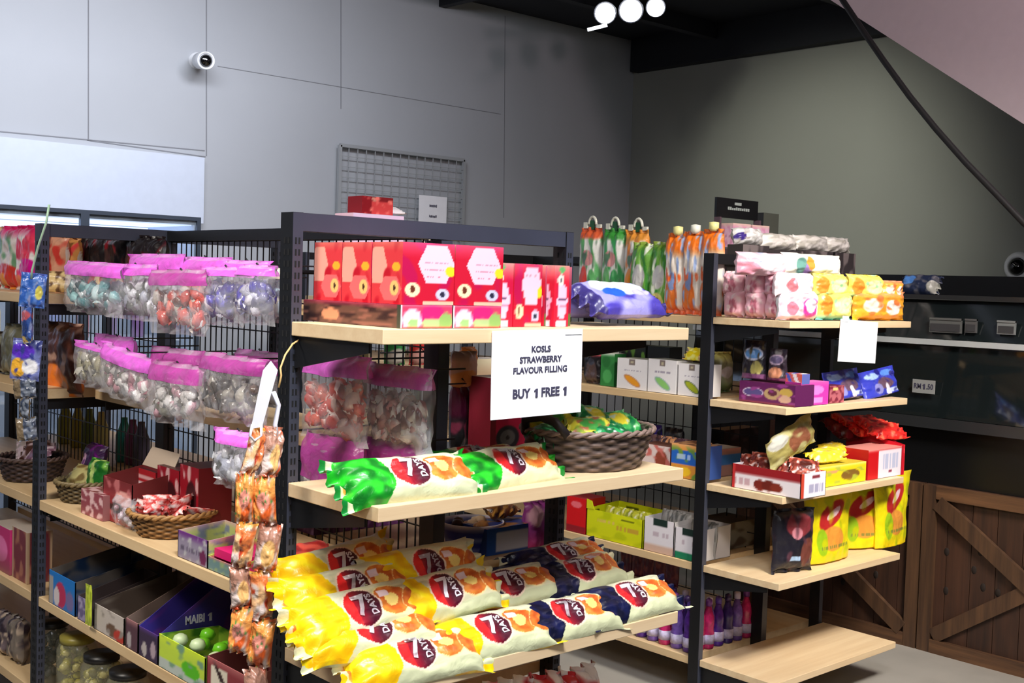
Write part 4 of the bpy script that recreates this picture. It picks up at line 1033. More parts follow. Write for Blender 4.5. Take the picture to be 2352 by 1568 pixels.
carton('sweet_carton', 'small rose carton at the shelf edge left of the clear pouch', 'carton', w, .06, .072, {'front': art((150, 70, 80), ('n', 5, .0, (230, 190, 190), 3)), 'side': solid((140, 90, 90)), 'top': art((200, 160, 160), ('n', 5, 0, (120, 60, 60), 2))}, (GX0+.06, yc, z3s), -pi/2)
yc, w = onshelfX(240, 300, GX0+.02, z3s)
sweetbag('clear pouch with pale pink contents standing at the shelf edge beside the tan basket', w, .085, .05, [(220, 200, 210), (190, 160, 170), (236, 230, 236)], (GX0+.05, yc, z3s), -pi/2, .2, CLEAR, None, 51, 0, 0, 16, .014)
yc, w = onshelfX(108, 188, GX0+.05, z3s)
wb2 = wicker('wicker_basket', 'low dark wicker basket just right of the second post on the side shelf', (GX0+.12, yc, z3s), .09, .07, .06, (120, 104, 70), (50, 40, 28), 1.0)
o = bag('snack_packet', 'green packet standing in the low dark basket right of the second post', 'packet', .12, .10, .04, 'tbag', art((24, 96, 30), ('n', 4, .05, (120, 180, 70), 2), ('d', .3, .55, .75, (176, 200, 110))), (0, 0, 0)); orient(o, -pi/2, .2); o.location = (GX0+.13, yc-.035, z3s+.03)
o = bag('snack_packet', 'cream packet lying at the left of the low dark basket', 'packet', .11, .08, .03, 'roll', art((176, 166, 110), ('n', 4, .05, (110, 90, 50), 2)), (0, 0, 0)); orient(o, -1.2, .9); o.location = (GX0+.10, yc+.035, z3s+.045)
o = bag('snack_packet', 'dark purple packet with bright pink mark, beside the second post', 'packet', .13, .10, .05, 'tbag', art((50, 14, 60), ('e', .3, .4, .2, .24, (244, 190, 220)), ('n', 4, .2, (110, 20, 120), 3)), (0, 0, 0)); orient(o, -pi/2, .3); o.location = (GX0+.17, yc+.10, z3s+.06)
yc, w = onshelfX(-10, 62, GX0+.05, z3s)
wicker('wicker_basket', 'dark wicker basket at the left edge of the picture, beyond the second post', (GX0+.12, yc, z3s), .11, .085, .075, (84, 66, 62), (36, 28, 30), 1.0)
for k in range(3):
    o = bag('snack_packet', ['mauve', 'brown', 'white-edged'][k]+' packet in the dark wicker basket beyond the second post', 'packet', .11, .08, .03, 'roll', art([(110, 70, 90), (70, 40, 34), (150, 140, 140)][k], ('n', 4, .05, (190, 170, 180), k*2.)), (0, 0, 0), group='packets in the far wicker basket'); orient(o, -1.4+k*.5, .8); o.location = (GX0+.12+.02*(k-1), yc+.05*(k-1), z3s+.06)

# ---- fourth shelf (z = S4) -------------------------------------------------
z4s = S4+.001
def traypx(px0, px1, pyt, dep, hb, label, paint, side, group=None, off=.006, inner=None):
    yc, w = onshelfX(px0, px1, GX0+off, z4s); h = topz((px0+px1)/2, pyt, GX0+off)-z4s
    return tray('display_box', label, 'display box', w, dep, hb, h, paint, (GX0+off+dep/2, yc, z4s), -pi/2, side=side), w, h, yc
bx1 = art((60, 120, 190), ('g', .5, .75, (30, 120, 200)), ('e', .45, .4, .22, .4, (190, 50, 90)), ('e', .3, .3, .12, .3, (220, 210, 210)), ('e', .8, .35, .15, .3, (120, 110, 160)), ('r', 0, 0, .16, .85, (170, 165, 160)))
T_, w, h, yc = traypx(112, 172, 1322, .26, .15, 'blue open display box with pink figures and white inside, right of the second post', bx1, art((30, 60, 110), ('g', .2, .8, (90, 84, 80)), ('n', 4, .1, (20, 40, 70), 3)))
flap(T_, ((-w/2, .128, .15), (w/2, .128, .15), (w/2, .20, .22), (-w/2, .20, .22)), mat('kraft_brown', (130, 96, 60), .7))
T_, w, h, yc = traypx(178, 208, 1375, .2, .12, 'narrow mauve and grey open box between the blue box and the white one', art((110, 100, 140), ('n', 5, .0, (170, 160, 190), 2)), solid((70, 60, 60)))
T_, w, h, yc = traypx(216, 284, 1402, .25, .13, 'white fronted open box with brown and red print on the fourth side shelf', art((200, 190, 180), ('e', .6, .3, .2, .25, (110, 84, 66)), ('e', .85, .2, .2, .25, (190, 60, 46)), ('n', 5, .3, (150, 140, 130), 2)), art((90, 78, 70), ('n', 3, .1, (120, 110, 100), 2)))
T_, w, h, yc = traypx(288, 316, 1425, .26, .19, 'dusky rose open box squeezed beside the dark purple display box', art((90, 60, 70), ('e', .3, .3, .2, .3, (180, 170, 170)), ('g', .8, 1, (170, 120, 120))), art((110, 94, 84), ('g', .0, 1, (130, 110, 100))))
T_, w, h, yc = traypx(318, 362, 1448, .27, .25, 'dark purple display box with raised purple side panel on the fourth shelf', art((60, 44, 70), ('e', .3, .3, .15, .25, (190, 180, 176)), ('e', .75, .4, .15, .3, (180, 160, 170)), ('g', .85, 1, (90, 60, 130))), art((60, 50, 140), ('n', 3, .1, (90, 50, 140), 2), ('e', .25, .35, .2, .2, (190, 90, 150))))
q_ = OY(455, 1420, yc-w/2); text_line(['MAIBI', '1'], .030, mat('lilac_ink', (206, 204, 226), .5), T_, (w/2+.0036, q_.x-(GX0+.006+.135), q_.z-z4s), .001, (0, 0, pi/2), xs=.75)
GRN = art((196, 224, 70), ('r', 0, 0, 1, .35, (190, 200, 190)), ('g', .7, 1, (214, 240, 60)), ('e', .7, .4, .2, .25, (90, 190, 30)), ('n', 5, .2, (120, 160, 130), 3))
T_, w, h, yc = traypx(364, 470, 1482, .17, .075, 'lime green open box with green sweets at the near end of the fourth shelf', GRN, art((150, 190, 60), ('n', 4, .1, (60, 120, 30), 2)))
gs = []
for k in range(7):
    x = GX0+.05+.03*(k % 3); y = yc+w/2*(-.75+1.5*k/6)
    b = MB().lathe([(.004, -.016), (.016, -.01), (.021, 0), (.016, .012), (.006, .017)], mat('apple_green' if k % 3 else 'pale_green', (120, 216, 40) if k % 3 else (210, 230, 180), .3), (0, 0, 0), 14)
    o = b.obj('jelly_tub', None, (x, y, z4s+h-.018+.01*(k % 2))); tag(o, 'green jelly tub in the lime box, %s from its far end' % ['first', 'second', 'third', 'fourth', 'fifth', 'sixth', 'last'][k], 'sweet tub', 'green tubs in the lime box')
T_, w, h, yc = traypx(474, 570, 1530, .17, .11, 'red and cream open box at the near end, under the hanging strips', art((150, 60, 66), ('r', .1, .2, .5, .8, (240, 232, 210)), ('d', .5, .6, .7, (60, 40, 40)), ('g', .8, 1, (190, 110, 110))), solid((120, 60, 60)))
o = carton('sweet_carton', 'black carton standing behind the red and cream open box', 'carton', .07, .05, .09, {'front': art((24, 22, 28), ('n', 4, .25, (110, 100, 110), 3)), 'side': solid((20, 18, 22))}, (GX0+.225, yc, z4s), -pi/2)
# lime strip hanging at the fourth shelf
pz = [OX(x, y, GX0-.012) for x, y in ((204, 1342), (203, 1436))]
o = bag('price_strip', 'short lime yellow strip hanging over the edge of the fourth side shelf', 'strip', .045, abs(pz[0].z-pz[1].z), .006, 'tbag', art((196, 210, 70), ('n', 5, .1, (150, 170, 40), 3)), (0, 0, 0)); orient(o, -pi/2); o.location = pz[1]
# far bay, fourth shelf
yc, w = onshelfX(-20, 22, GX0+.02, z4s); carton('sweet_carton', 'pink and magenta carton at the left picture edge on the fourth shelf', 'carton', w, .1, .15, {'front': art((206, 50, 120), ('e', .5, .5, .4, .3, (250, 130, 190)), ('g', .5, 0, (150, 80, 90)))}, (GX0+.07, yc, z4s), -pi/2)
yc, w = onshelfX(24, 58, GX0+.02, z4s)
o = link('clear_box', carton_mesh('clear_box', w, .08, .165, {'front': art((120, 50, 60), ('n', 4, .1, (170, 110, 90), 2), ('r', .0, 0, .08, 1, (190, 160, 130)), ('r', .92, 0, 1, 1, (190, 160, 130)))}), None, (GX0+.065, yc, z4s), -pi/2); tag(o, 'tall clear-edged red box just left of the second post', 'box')
# ---- fifth shelf (z = S5): jars
z5s = S5+.001
JC = clearmat('jar_plastic', (200, 200, 170), .3, .1, .1, 5)
def jar(label, px, X, r, h, fill, lid, z=z5s, group=None, seed=0):
    yc, _ = onshelfX(px, px+1, X, z+.05); b = MB()
    b.lathe([(r*.9, 0), (r, .006), (r, h*.8), (r*.85, h*.88), (r*.8, h*.92)], JC, (0, 0, 0), 22)
    o = b.obj('sweet_jar', None, (X, yc, z)); tag(o, label, 'jar', group)
    MB().lathe([(r*.84, h*.9), (r*.86, h*.9), (r*.86, h), (.002, h*1.002)], lid, (0, 0, 0), 22).obj('lid', o)
    rr = random.Random(seed); it = []
    for k in range(40):
        a = rr.uniform(0, 6.28); q = r*.72*sqrt(rr.random()); it.append(((q*cos(a), q*sin(a), rr.uniform(.02, h*.78)), (.016, .012, .012)))
    candies(o, it, fill, seed=seed)
YLW = [(190, 180, 60), (150, 140, 40), (210, 200, 120), (110, 100, 30)]
GRY = [(130, 130, 124), (70, 74, 76), (180, 180, 170), (50, 60, 70)]
lk = mat('jar_lid_dark', (26, 26, 26), .4)
jar('jar of grey sweets with dark lid just right of the second post', 118, GX0+.085, .058, .19, GRY, lk, seed=1, group='sweet jars on the fifth side shelf')
jar('jar of yellow sweets, left of two on the fifth side shelf', 176, GX0+.085, .06, .19, YLW, mat('jar_lid_gold', (150, 140, 60), .4), seed=2, group='sweet jars on the fifth side shelf')
jar('jar of yellow sweets, right of two on the fifth side shelf', 232, GX0+.085, .06, .18, YLW, lk, seed=3, group='sweet jars on the fifth side shelf')
jar('jar of dark sweets below the white fronted box', 292, GX0+.085, .06, .18, GRY, lk, seed=4, group='sweet jars on the fifth side shelf')
for i, (a, b_, c) in enumerate(((-30, 8, (90, 50, 60)), (10, 36, (110, 96, 100)), (38, 64, (120, 110, 100)))):
    stand(a, b_, 1400+10*i, GX0+.06, z5s, ['maroon', 'mauve', 'grey'][i]+' packet left of the second post on the fifth shelf', art(c, ('n', 4, .0, (50, 40, 50), i+2.), ('n', 6, .2, (190, 170, 150), i+5.)), 'packet', 'snack_packet')
# ---- right-hand side of the near unit, seen through the frame --------------
XRt = GM+.06
def behindY(px0, px1, pyt, pyb, Y, label, paint, cat='packet', name='snack_packet', t=.05, kind='tbag', group=None, tilt=0, roll=0, zmin=None):
    L, rz, w, h = faceY(px0, px1, pyt, pyb, Y); o = bag(name, label, cat, w, h, t, kind, paint, (0, 0, 0), group=group, wr=1.2); orient(o, 0, tilt, roll); o.location = L; return o
behindY(1036, 1092, 806, 888, 2.42, 'peach rounded packet hanging behind the centre post', art((226, 180, 156), ('e', .5, .2, .6, .3, (240, 160, 90)), ('g', .7, 1, (120, 110, 120))), kind='pillow')
behindY(1060, 1090, 796, 838, 2.50, 'orange packet behind the peach one, beside the centre post', art((244, 160, 80), ('n', 4, .1, (250, 200, 150), 2)))
hook(G1, 2.42, OY(1060, 806, 2.42).z, GM+.12); 
l, r_, w, h = faceY(1080, 1134, 822, 902, 2.62); o = link('cream_carton', carton_mesh('cream_carton', w, .06, h, {'front': art((226, 196, 160), ('g', .6, .9, (238, 226, 190)))}), None, l); tag(o, 'cream carton hanging behind the left edge of the promotion sign', 'carton')
for i, (a, b_) in enumerate(((1036, 1078), (1070, 1112))):
    behindY(a, b_, 876, 1040, 2.46+.05*i, ['dark maroon packet hanging right of the centre post', 'deep plum packet hanging behind the maroon one'][i], art((70, 14, 40), ('g', .55, .45, (22, 22, 24)), ('n', 5, .2, (110, 40, 60), i+1.)), group='maroon packets behind the frame')
# toy car carton
l, r_, w, h = faceY(1102, 1262, 862, 1030, 2.36)
car = art((196, 60, 76), ('e', .55, .33, .62, .26, (226, 40, 84)), ('e', .62, .50, .24, .12, (240, 180, 214)), ('e', .64, .52, .1, .06, (70, 40, 120)), ('e', .24, .2, .17, .17, (60, 60, 64)), ('e', .24, .2, .11, .11, (120, 120, 120)), ('e', .24, .2, .03, .03, (60, 60, 60)), ('r', 0, 0, .08, 1, (150, 40, 56)), ('g', .6, 1.0, (20, 18, 18)))
o = carton('toy_carton', 'red carton printed with a red sports car, behind the promotion sign', 'carton', w, .09, h, {'front': car, 'side': solid((130, 30, 46))}, l, 0, res=.003); hook(G1, 2.4, l.z+h*.9, GM+.25)
# third shelf, right side: blue tub and boxes under the second end shelf
yy_ = 2.42
l = OY(1082, 1240, 2.30)
BT = art((40, 60, 150), ('n', 5, .1, (230, 230, 240), 3), ('g', .85, 1, (230, 226, 236)))
S = 24; zt_ = .70
SH = S3+.001
b = MB(); R_ = .085
cc = OY(1085, 1215, 2.34)
tb = []
sheet = [(36, 8, lambda u, v: (R_*(.78+.22*v)*cos(2*pi*u), R_*(.78+.22*v)*sin(2*pi*u), .075*v), art((40, 56, 150), ('n', 7, .1, (120, 140, 210), 3), ('g', .8, .95, (236, 230, 240))), False), (36, 2, lambda u, v: (R_*.78*v*cos(2*pi*u)+1e-5, R_*.78*v*sin(2*pi*u), .002), solid((40, 56, 150)), True)]
o = link('sweet_bowl', grid_mesh('sweet_bowl', sheet, CARD), None, (cc.x, 2.34, SH)); tag(o, 'blue bowl with white rim holding sweets under the second end shelf', 'bowl'); sm = o.modifiers.new('w', 'SOLIDIFY'); sm.thickness = .003
rr = random.Random(9)
for k in range(7):
    bv = MB().lathe([(.004, -.012), (.014, -.008), (.017, 0), (.012, .01), (.003, .013)], mat(['cream_sweet', 'brown_sweet', 'tan_sweet'][k % 3], [(230, 200, 160), (70, 40, 26), (196, 140, 80)][k % 3], .4), (0, 0, 0), 10)
    o = bv.obj('round_sweet', None, (cc.x+.04*cos(k*2.2)*(k > 0), 2.34+.04*sin(k*2.2)*(k > 0), SH+.066+.004*(k % 2))); tag(o, '%s round sweet in the blue bowl' % ['central cream', 'left brown', 'far tan', 'near cream', 'right brown', 'left tan', 'far cream'][k], 'sweet', 'sweets in the blue bowl')
l, r_, w, h = faceY(1096, 1226, 1248, 1310, 2.27); zz_ = SH
o = carton('blue_carton', 'blue carton with white panel behind the pile of croissant bags', 'carton', w, .12, .07, {'front': art((36, 84, 170), ('r', .16, .1, .92, .8, (206, 214, 236))), 'side': solid((30, 60, 130)), 'top': art((40, 60, 140), ('n', 5, .0, (170, 110, 50), 2))}, (l.x+.02, 2.30-.02, SH-.0), 0)
o.location = (OY(1160, 1280, 2.24).x+.045, 2.31, SH)
o = bag('gold_packet', 'gold brown foil packet lying on the blue carton', 'packet', .12, .07, .04, 'pillow', art((150, 96, 40), ('n', 6, .0, (226, 170, 80), 2), ('n', 6, .2, (60, 36, 20), 6)), (0, 0, 0), wr=2); orient(o, .2, 1.0); o.location = (OY(1170, 1240, 2.28).x+.02, 2.31, SH+.085)
behindY(1205, 1256, 1150, 1275, 2.26, 'purple and pink packet standing behind the right post', art((150, 60, 140), ('g', .5, 0, (226, 60, 110)), ('e', .3, .75, .3, .2, (220, 170, 190))))
# purple cartons beyond the spine, under the second end shelf
for i, (a, b_, c) in enumerate(((700, 770, (60, 26, 56)), (772, 838, (84, 36, 80)), (842, 905, (130, 70, 140)))):
    l, r_, w, h = faceY(a, b_, 1196, 1275, 2.75)
    l.z = SH; carton('sweet_carton', ['dark plum carton left, beyond the spine under the second end shelf', 'plum carton in the middle, beyond the spine under the second end shelf', 'violet carton with dark mark, beyond the spine left of the centre post'][i], 'carton', w, .09, .13, {'front': art(c, ('n', 5, .1, tuple(min(255, k+50) for k in c), i+1.), ('g', .85, 1, (200, 190, 200)))}, (l.x, 2.75, l.z), 0, group='plum cartons beyond the spine')
o = bag('snack_packet', 'coral red packet at the foot of the slotted post, behind the croissant bags', 'packet', .16, .10, .05, 'roll', art((226, 90, 74), ('n', 5, 0, (170, 40, 40), 2)), (0, 0, 0)); orient(o, .1, 1.1); o.location = Vector((OY(735, 1280, 2.26).x, 2.26, S3+.03))
for i, (a, b_, c, c2) in enumerate(((808, 846, (226, 226, 220), (200, 200, 150)), (882, 930, (60, 170, 90), (230, 230, 220)), (940, 976, (214, 60, 56), (226, 170, 160)))):
    L, rz, w, h = faceY(a, b_, 792, 838, 2.9); o = bag('snack_packet', ['pale', 'green and white', 'red'][i]+' packet hanging beyond the wire panel under the top end shelf', 'packet', w, h*1.4, .03, 'tbag', art(c, ('e', .5, .3, .5, .3, c2)), L, 0, group='packets beyond the wire panel')
# products on the far side of the second shelf seen through the wire
for i, (px, c) in enumerate(((150, (150, 150, 50)), (178, (170, 160, 60)), (205, (110, 130, 60)), (232, (190, 180, 110)), (285, (40, 140, 130)), (305, (120, 60, 100)), (325, (90, 90, 120)))):
    L = OX(px, 1010, GM+.10); b = MB().lathe([(.026, 0), (.03, .008), (.03, .10), (.02, .125), (.012, .15), (.012, .165), (.002, .166)], mat('bottle_%d' % i, c, .3), (0, 0, 0), 14)
    o = b.obj('sauce_bottle', None, (GM+.10, L.y, S3+.001)); tag(o, '%s bottle seen through the wire panel, %s from the second post' % (['olive', 'mustard', 'moss', 'cream', 'teal', 'plum', 'slate'][i], ['first', 'second', 'third', 'fourth', 'fifth', 'sixth', 'seventh'][i]), 'bottle', 'bottles behind the wire panel')
# tall display pack rising above the top rail
shelfboard(G1, GM+.02, GX1-.004, GY+.05, GY+BAY-.002, S1, mt=SHELFY)
Yd = 2.75; l, r_, w, h = faceY(789, 905, 498, 600, Yd); l.z = S1+.001; h = OY(845, 493, Yd).z-l.z
t = carton('display_carton', 'pink and white carton with dark blue swoosh seen above the red gift cartons', 'carton', w, .09, h, {'front': art((224, 196, 222), ('g', .2, 0, (236, 180, 196)), ('e', .86, .42, .16, .12, (226, 110, 150)), ('e', .52, .40, .30, .055, (60, 40, 130)), ('e', .52, .44, .30, .045, (226, 200, 224)), ('r', .8, 0, 1, .2, (196, 176, 160))), 'side': solid((226, 190, 206)), 'top': solid((240, 214, 226))}, l, 0, res=.004)
b = MB(); rr = random.Random(4)
for i in range(9):
    if i == 5: continue
    x = -w*.22+i*w*.062; b.prism([(x, h*.60), (x+w*.04, h*.60), (x+w*.052, h*(.70+rr.uniform(-.02, .02))), (x+w*.014, h*.70)], -.047, -.0455, INK)
b.obj('lettering', t)
l2, r_, w2, h2 = faceY(815, 886, 455, 494, Yd-.0); l2.z = l.z+h+.001; l2.y += .0
carton('sweet_carton', 'red carton standing on top of the pink and white one, above the rail', 'carton', w2, .07, OY(850, 453, Yd).z-l2.z, {'front': art((196, 60, 60), ('r', 0, .72, 1, 1, (120, 20, 26)), ('e', .4, .85, .2, .08, (200, 140, 120)), ('r', 0, 0, .3, 1, (130, 16, 26)), ('n', 5, .2, (226, 110, 100), 3)), 'side': solid((120, 16, 24))}, l2, 0)
p = OY(893, 482, Yd); o = bag('snack_packet', 'thin white packet lying on the pink and white carton, right of the red one', 'packet', .10, .05, .015, 'roll', solid((236, 226, 226)), (0, 0, 0)); orient(o, 0, radians(70)); o.location = (p.x, Yd-.02, l2.z+.008)
o = MB().tube([OY(x, y, Yd-.2) for x, y in ((968, 540), (978, 572), (988, 572), (986, 540))], .003, mat('cream_cord', (226, 210, 180), .5), 6).obj('cream_loop'); tag(o, 'cream cord loop hanging by the centre post above the red gift cartons', 'cord')
# ================================================================== FAR UNIT
def cartX(px0, px1, pyt, X, dep, z, label, paints, group=None, name='sweet_carton', cat='carton', lift=0, res=.005):
    yc, w = onshelfX(px0, px1, X, z); h = topz((px0+px1)/2, pyt, X)-z
    return carton(name, label, cat, w-.002, dep, h, paints, (X+dep/2, yc, z+.001+lift), -pi/2, group, res), w, h, yc
def cartY(px0, px1, pyt, Y, dep, z, label, paints, group=None, name='sweet_carton', cat='carton', lift=0, res=.005):
    a = OZ(px0, 900, z); 
    def xx(px):
        lo, hi = .5, 9
        for _ in range(50):
            m = (lo+hi)/2; p = Vector((m, Y, z))-CAM; x = 1176+F*p.dot(rt)/p.dot(fw)
            if x < px: lo = m
            else: hi = m
        return lo
    x0, x1 = xx(px0), xx(px1); h = OY((px0+px1)/2, pyt, Y).z-z
    return carton(name, label, cat, x1-x0-.002, dep, h, paints, ((x0+x1)/2, Y+dep/2, z+.001+lift), 0, group, res), x1-x0, h, (x0+x1)/2
def bagX(px0, px1, pyt, pyb, X, z, label, paint, t=.07, kind='tbag', name='soft_pack', cat='soft pack', group=None, wr=1.1, lift=None, yaw=0, roll=0, tilt=0, flare=0, material=None, seed=None):
    L, rz, w, h = faceX(px0, px1, pyt, pyb, X); o = bag(name, label, cat, w, h, t, kind, paint, (0, 0, 0), group=group, wr=wr, flare=flare, material=material, seed=seed); orient(o, rz+yaw, tilt, roll)
    o.location = (X+t/2, L.y, L.z if z is None else z+.002); return o
def bagY(px0, px1, pyt, pyb, Y, z, label, paint, t=.07, kind='tbag', name='soft_pack', cat='soft pack', group=None, wr=1.1, yaw=0, roll=0, tilt=0, flare=0, material=None, seed=None):
    L, rz, w, h = faceY(px0, px1, pyt, pyb, Y); o = bag(name, label, cat, w, h, t, kind, paint, (0, 0, 0), group=group, wr=wr, flare=flare, material=material, seed=seed); orient(o, yaw, tilt, roll)
    o.location = (L.x, Y+t/2, L.z if z is None else z+.002); return o
# --- top end shelf: soft packs in two layers
FY = EYH+.02
pinkA = art((232, 176, 190), ('e', .6, .42, .2, .3, (196, 110, 130)), ('n', 4, .1, (244, 214, 216), 3), ('g', .85, 1.05, (248, 226, 224)))
pinkB = art((246, 214, 228), ('e', .68, .42, .26, .36, (214, 60, 160)), ('e', .68, .5, .18, .26, (232, 226, 246)), ('e', .2, .4, .12, .25, (206, 120, 140)), ('r', .88, 0, 1, 1, (236, 244, 244)))
pinkC = art((246, 228, 234), ('e', .3, .5, .14, .32, (200, 120, 130)), ('e', .72, .5, .25, .3, (244, 240, 250)), ('n', 7, .3, (190, 200, 224), 3))
yelA = art((250, 232, 110), ('e', .14, .5, .13, .4, (226, 140, 50)), ('e', .6, .5, .3, .3, (244, 244, 180)), ('g', .22, .05, (120, 210, 200)), ('n', 7, .3, (160, 220, 160), 3))
orgA = art((246, 170, 50), ('e', .28, .5, .18, .26, (250, 236, 216)), ('e', .68, .45, .18, .28, (250, 240, 230)), ('n', 6, .15, (226, 120, 60), 3), ('g', .2, .05, (250, 180, 30)), ('g', .75, 1, (226, 150, 120)))
GS = 'soft packs on the far top end shelf'
zt = U1+.001; mh = .072
for i, (a, b_) in enumerate(((1655, 1700), (1703, 1748), (1750, 1800))):
    bagX(a, b_, 664, 728, HE0+.02, zt, 'pink soft pack, bottom layer, %s from the far post along the shelf side' % ['first', 'second', 'third'][i], pinkA, group=GS, seed=i+.5)
    bagX(a-2, b_-3, 612, 668, HE0+.025, zt+.082, 'pink soft pack, upper layer, %s from the far post along the shelf side' % ['first', 'second', 'third'][i], pinkA, group=GS, roll=.12*(i % 2), seed=i+6.5)
for i, (a, b_, P, P2, l1, l2) in enumerate(((1806, 1892, pinkB, pinkC, 'pink soft pack with magenta print, bottom layer at the shelf corner', 'white and pink soft pack above the magenta printed one'),
        (1894, 1970, yelA, yelA, 'yellow soft pack with orange end, bottom layer above the small sign', 'yellow soft pack with teal foot, upper layer, left of two'),
        (1974, 2090, orgA, yelA, 'orange soft pack with white figures, bottom right of the layer', 'yellow soft pack with teal foot, upper layer, right of two'))):
    bagY(a, b_, 666, 733, FY, zt, l1, P, group=GS, seed=i+20)
    bagY(a-8, b_-(48 if i == 2 else 10), 612, 668, FY+.01, zt+.083, l2, P2, group=GS, seed=i+30)
bagY(2034, 2086, 624, 668, FY+.015, zt+.083, 'orange and white soft pack at the right end of the upper layer', orgA, group=GS, seed=41)
bagY(1716, 1826, 563, 616, FY+.06, zt+.158, 'pink and white soft pack on top of the pile, left of two', art((240, 200, 214), ('e', .6, .55, .34, .38, (248, 248, 252)), ('n', 8, .35, (180, 190, 220), 3), ('e', .1, .3, .2, .3, (226, 150, 170))), group=GS, seed=50, kind='pillow', t=.09)
bagY(1822, 1952, 565, 620, FY+.06, zt+.158, 'white and yellow soft pack with teal patch on top of the pile, right of two', art((248, 246, 226), ('e', .62, .55, .34, .4, (250, 252, 252)), ('e', .2, .45, .1, .4, (100, 150, 140)), ('e', .28, .3, .06, .3, (150, 120, 190)), ('e', .33, .6, .06, .3, (226, 150, 60)), ('g', .15, .0, (110, 200, 200))), group=GS, seed=51, kind='pillow', t=.09)
# small sign
l, r_, w, h = faceY(1926, 2012, 736, 832, EYH-.004)
b = MB(); t = MB().box((-w/2, -.001, 0), (w/2, .001, h), PAPER).obj('paper_sign', None, l); t.rotation_euler = (0, radians(3), 0); tag(t, 'small blank looking white paper sign hanging from the far top end shelf', 'sign')
MB().box((-w/2+.01, -.0025, h-.01), (-w/2+.05, -.0012, h+.012), mat('clear_tape', (250, 252, 252), .2)).obj('tape', t)
# --- second end shelf
zt = U2+.001
nut = art((92, 30, 84), ('e', .25, .5, .20, .24, (210, 200, 220)), ('e', .25, .5, .18, .20, (84, 74, 130)), ('e', .60, .5, .16, .3, (176, 150, 110)), ('e', .60, .55, .09, .15, (90, 40, 60)), ('e', .84, .62, .12, .22, (190, 160, 80)), ('e', .82, .3, .12, .2, (196, 160, 140)), ('n', 6, .25, (140, 60, 130), 4), ('r', 0, 0, 1, .10, (120, 50, 70)))
cartX(1697, 1826, 880, HE0+.05, .12, zt, 'wide purple box printed with nuts on the second far end shelf', {'front': nut, 'side': solid((90, 30, 80)), 'top': solid((76, 26, 60))}, name='nut_box', cat='box', res=.004)
hN = topz(1770, 880, HE0+.05)-zt
blk = art((34, 30, 40), ('e', .52, .66, .42, .18, (200, 206, 230)), ('e', .52, .66, .36, .13, (90, 140, 200)), ('e', .7, .3, .25, .2, (170, 160, 90)), ('n', 6, .2, (90, 80, 60), 3), ('r', 0, 0, 1, .16, (120, 70, 110)))
bagX(1697, 1752, 782, 872, HE0+.08, zt+hN+.002, 'dark pouch with blue oval mark standing on the purple nut box, left of two', blk, .05, 'stand', 'nut_pouch', 'pouch', 'nut pouches')
blk2 = art((40, 30, 40), ('e', .5, .66, .42, .17, (150, 130, 150)), ('e', .5, .66, .35, .12, (80, 70, 100)), ('e', .5, .25, .4, .2, (180, 120, 90)), ('r', 0, 0, 1, .1, (110, 50, 80)))
bagX(1757, 1800, 792, 868, HE0+.08, zt+hN+.002, 'dark pouch with mauve oval mark standing on the purple nut box, right of two', blk2, .05, 'stand', 'nut_pouch', 'pouch', 'nut pouches')
o, w, h, yc = cartX(1802, 1842, 858, HE0+.10, .05, zt+hN+.001, 'striped red and blue packet on the right of the nut box', {'front': art((200, 90, 80), ('d', .3, .3, .5, (70, 90, 180)), ('d', .3, .7, .9, (226, 220, 226))), 'side': solid((90, 100, 170)), 'top': art((200, 90, 80), ('d', .2, .3, .6, (70, 90, 180)), ('d', .2, .8, 1.1, (230, 230, 236)))})
cartY(1838, 1902, 878, EYH+.008, .07, zt, 'bright magenta carton at the corner of the second far end shelf', {'front': art((200, 60, 170), ('e', .5, .65, .35, .22, (246, 130, 210)), ('r', .2, .1, .8, .35, (214, 140, 214)), ('g', .8, 1, (226, 90, 170))), 'side': solid((150, 40, 120)), 'top': solid((226, 110, 190))})
cartY(1904, 1938, 886, EYH+.02, .07, zt, 'rose brown carton right of the magenta one', {'front': art((180, 100, 110), ('n', 5, 0, (120, 40, 60), 2), ('e', .4, .8, .2, .1, (230, 200, 120))), 'side': solid((110, 40, 60)), 'top': solid((90, 20, 50))})
blu = art((50, 60, 180), ('e', .3, .78, .22, .12, (160, 190, 240)), ('e', .6, .45, .26, .22, (96, 70, 90)), ('e', .75, .8, .2, .12, (90, 140, 230)), ('r', .55, .10, .95, .22, (190, 206, 240)), ('e', .35, .3, .12, .2, (130, 130, 190)), ('n', 5, .25, (30, 30, 120), 3), ('e', .62, .2, .07, .25, (216, 214, 226)))
bagY(1912, 1998, 852, 920, EYH+.05, zt, 'blue biscuit pack leaning back, left of two beside the magenta carton', blu, .05, 'stand', 'biscuit_pack', 'biscuit pack', 'blue biscuit packs', tilt=.25, roll=-.06)
bagY(1998, 2078, 850, 914, EYH+.05, zt, 'blue biscuit pack leaning back, right of two at the end of the shelf', blu, .05, 'stand', 'biscuit_pack', 'biscuit pack', 'blue biscuit packs', tilt=.25, roll=-.10)
bagY(1655, 1690, 808, 902, HY+.10, None, 'yellow topped jar shaped pack just right of the far slotted post', art((120, 120, 90), ('g', .7, .9, (200, 196, 110)), ('e', .5, .5, .4, .15, (170, 160, 160)), ('g', .3, .1, (70, 90, 40))), .06, 'tbag', 'jar_pack', 'pack')
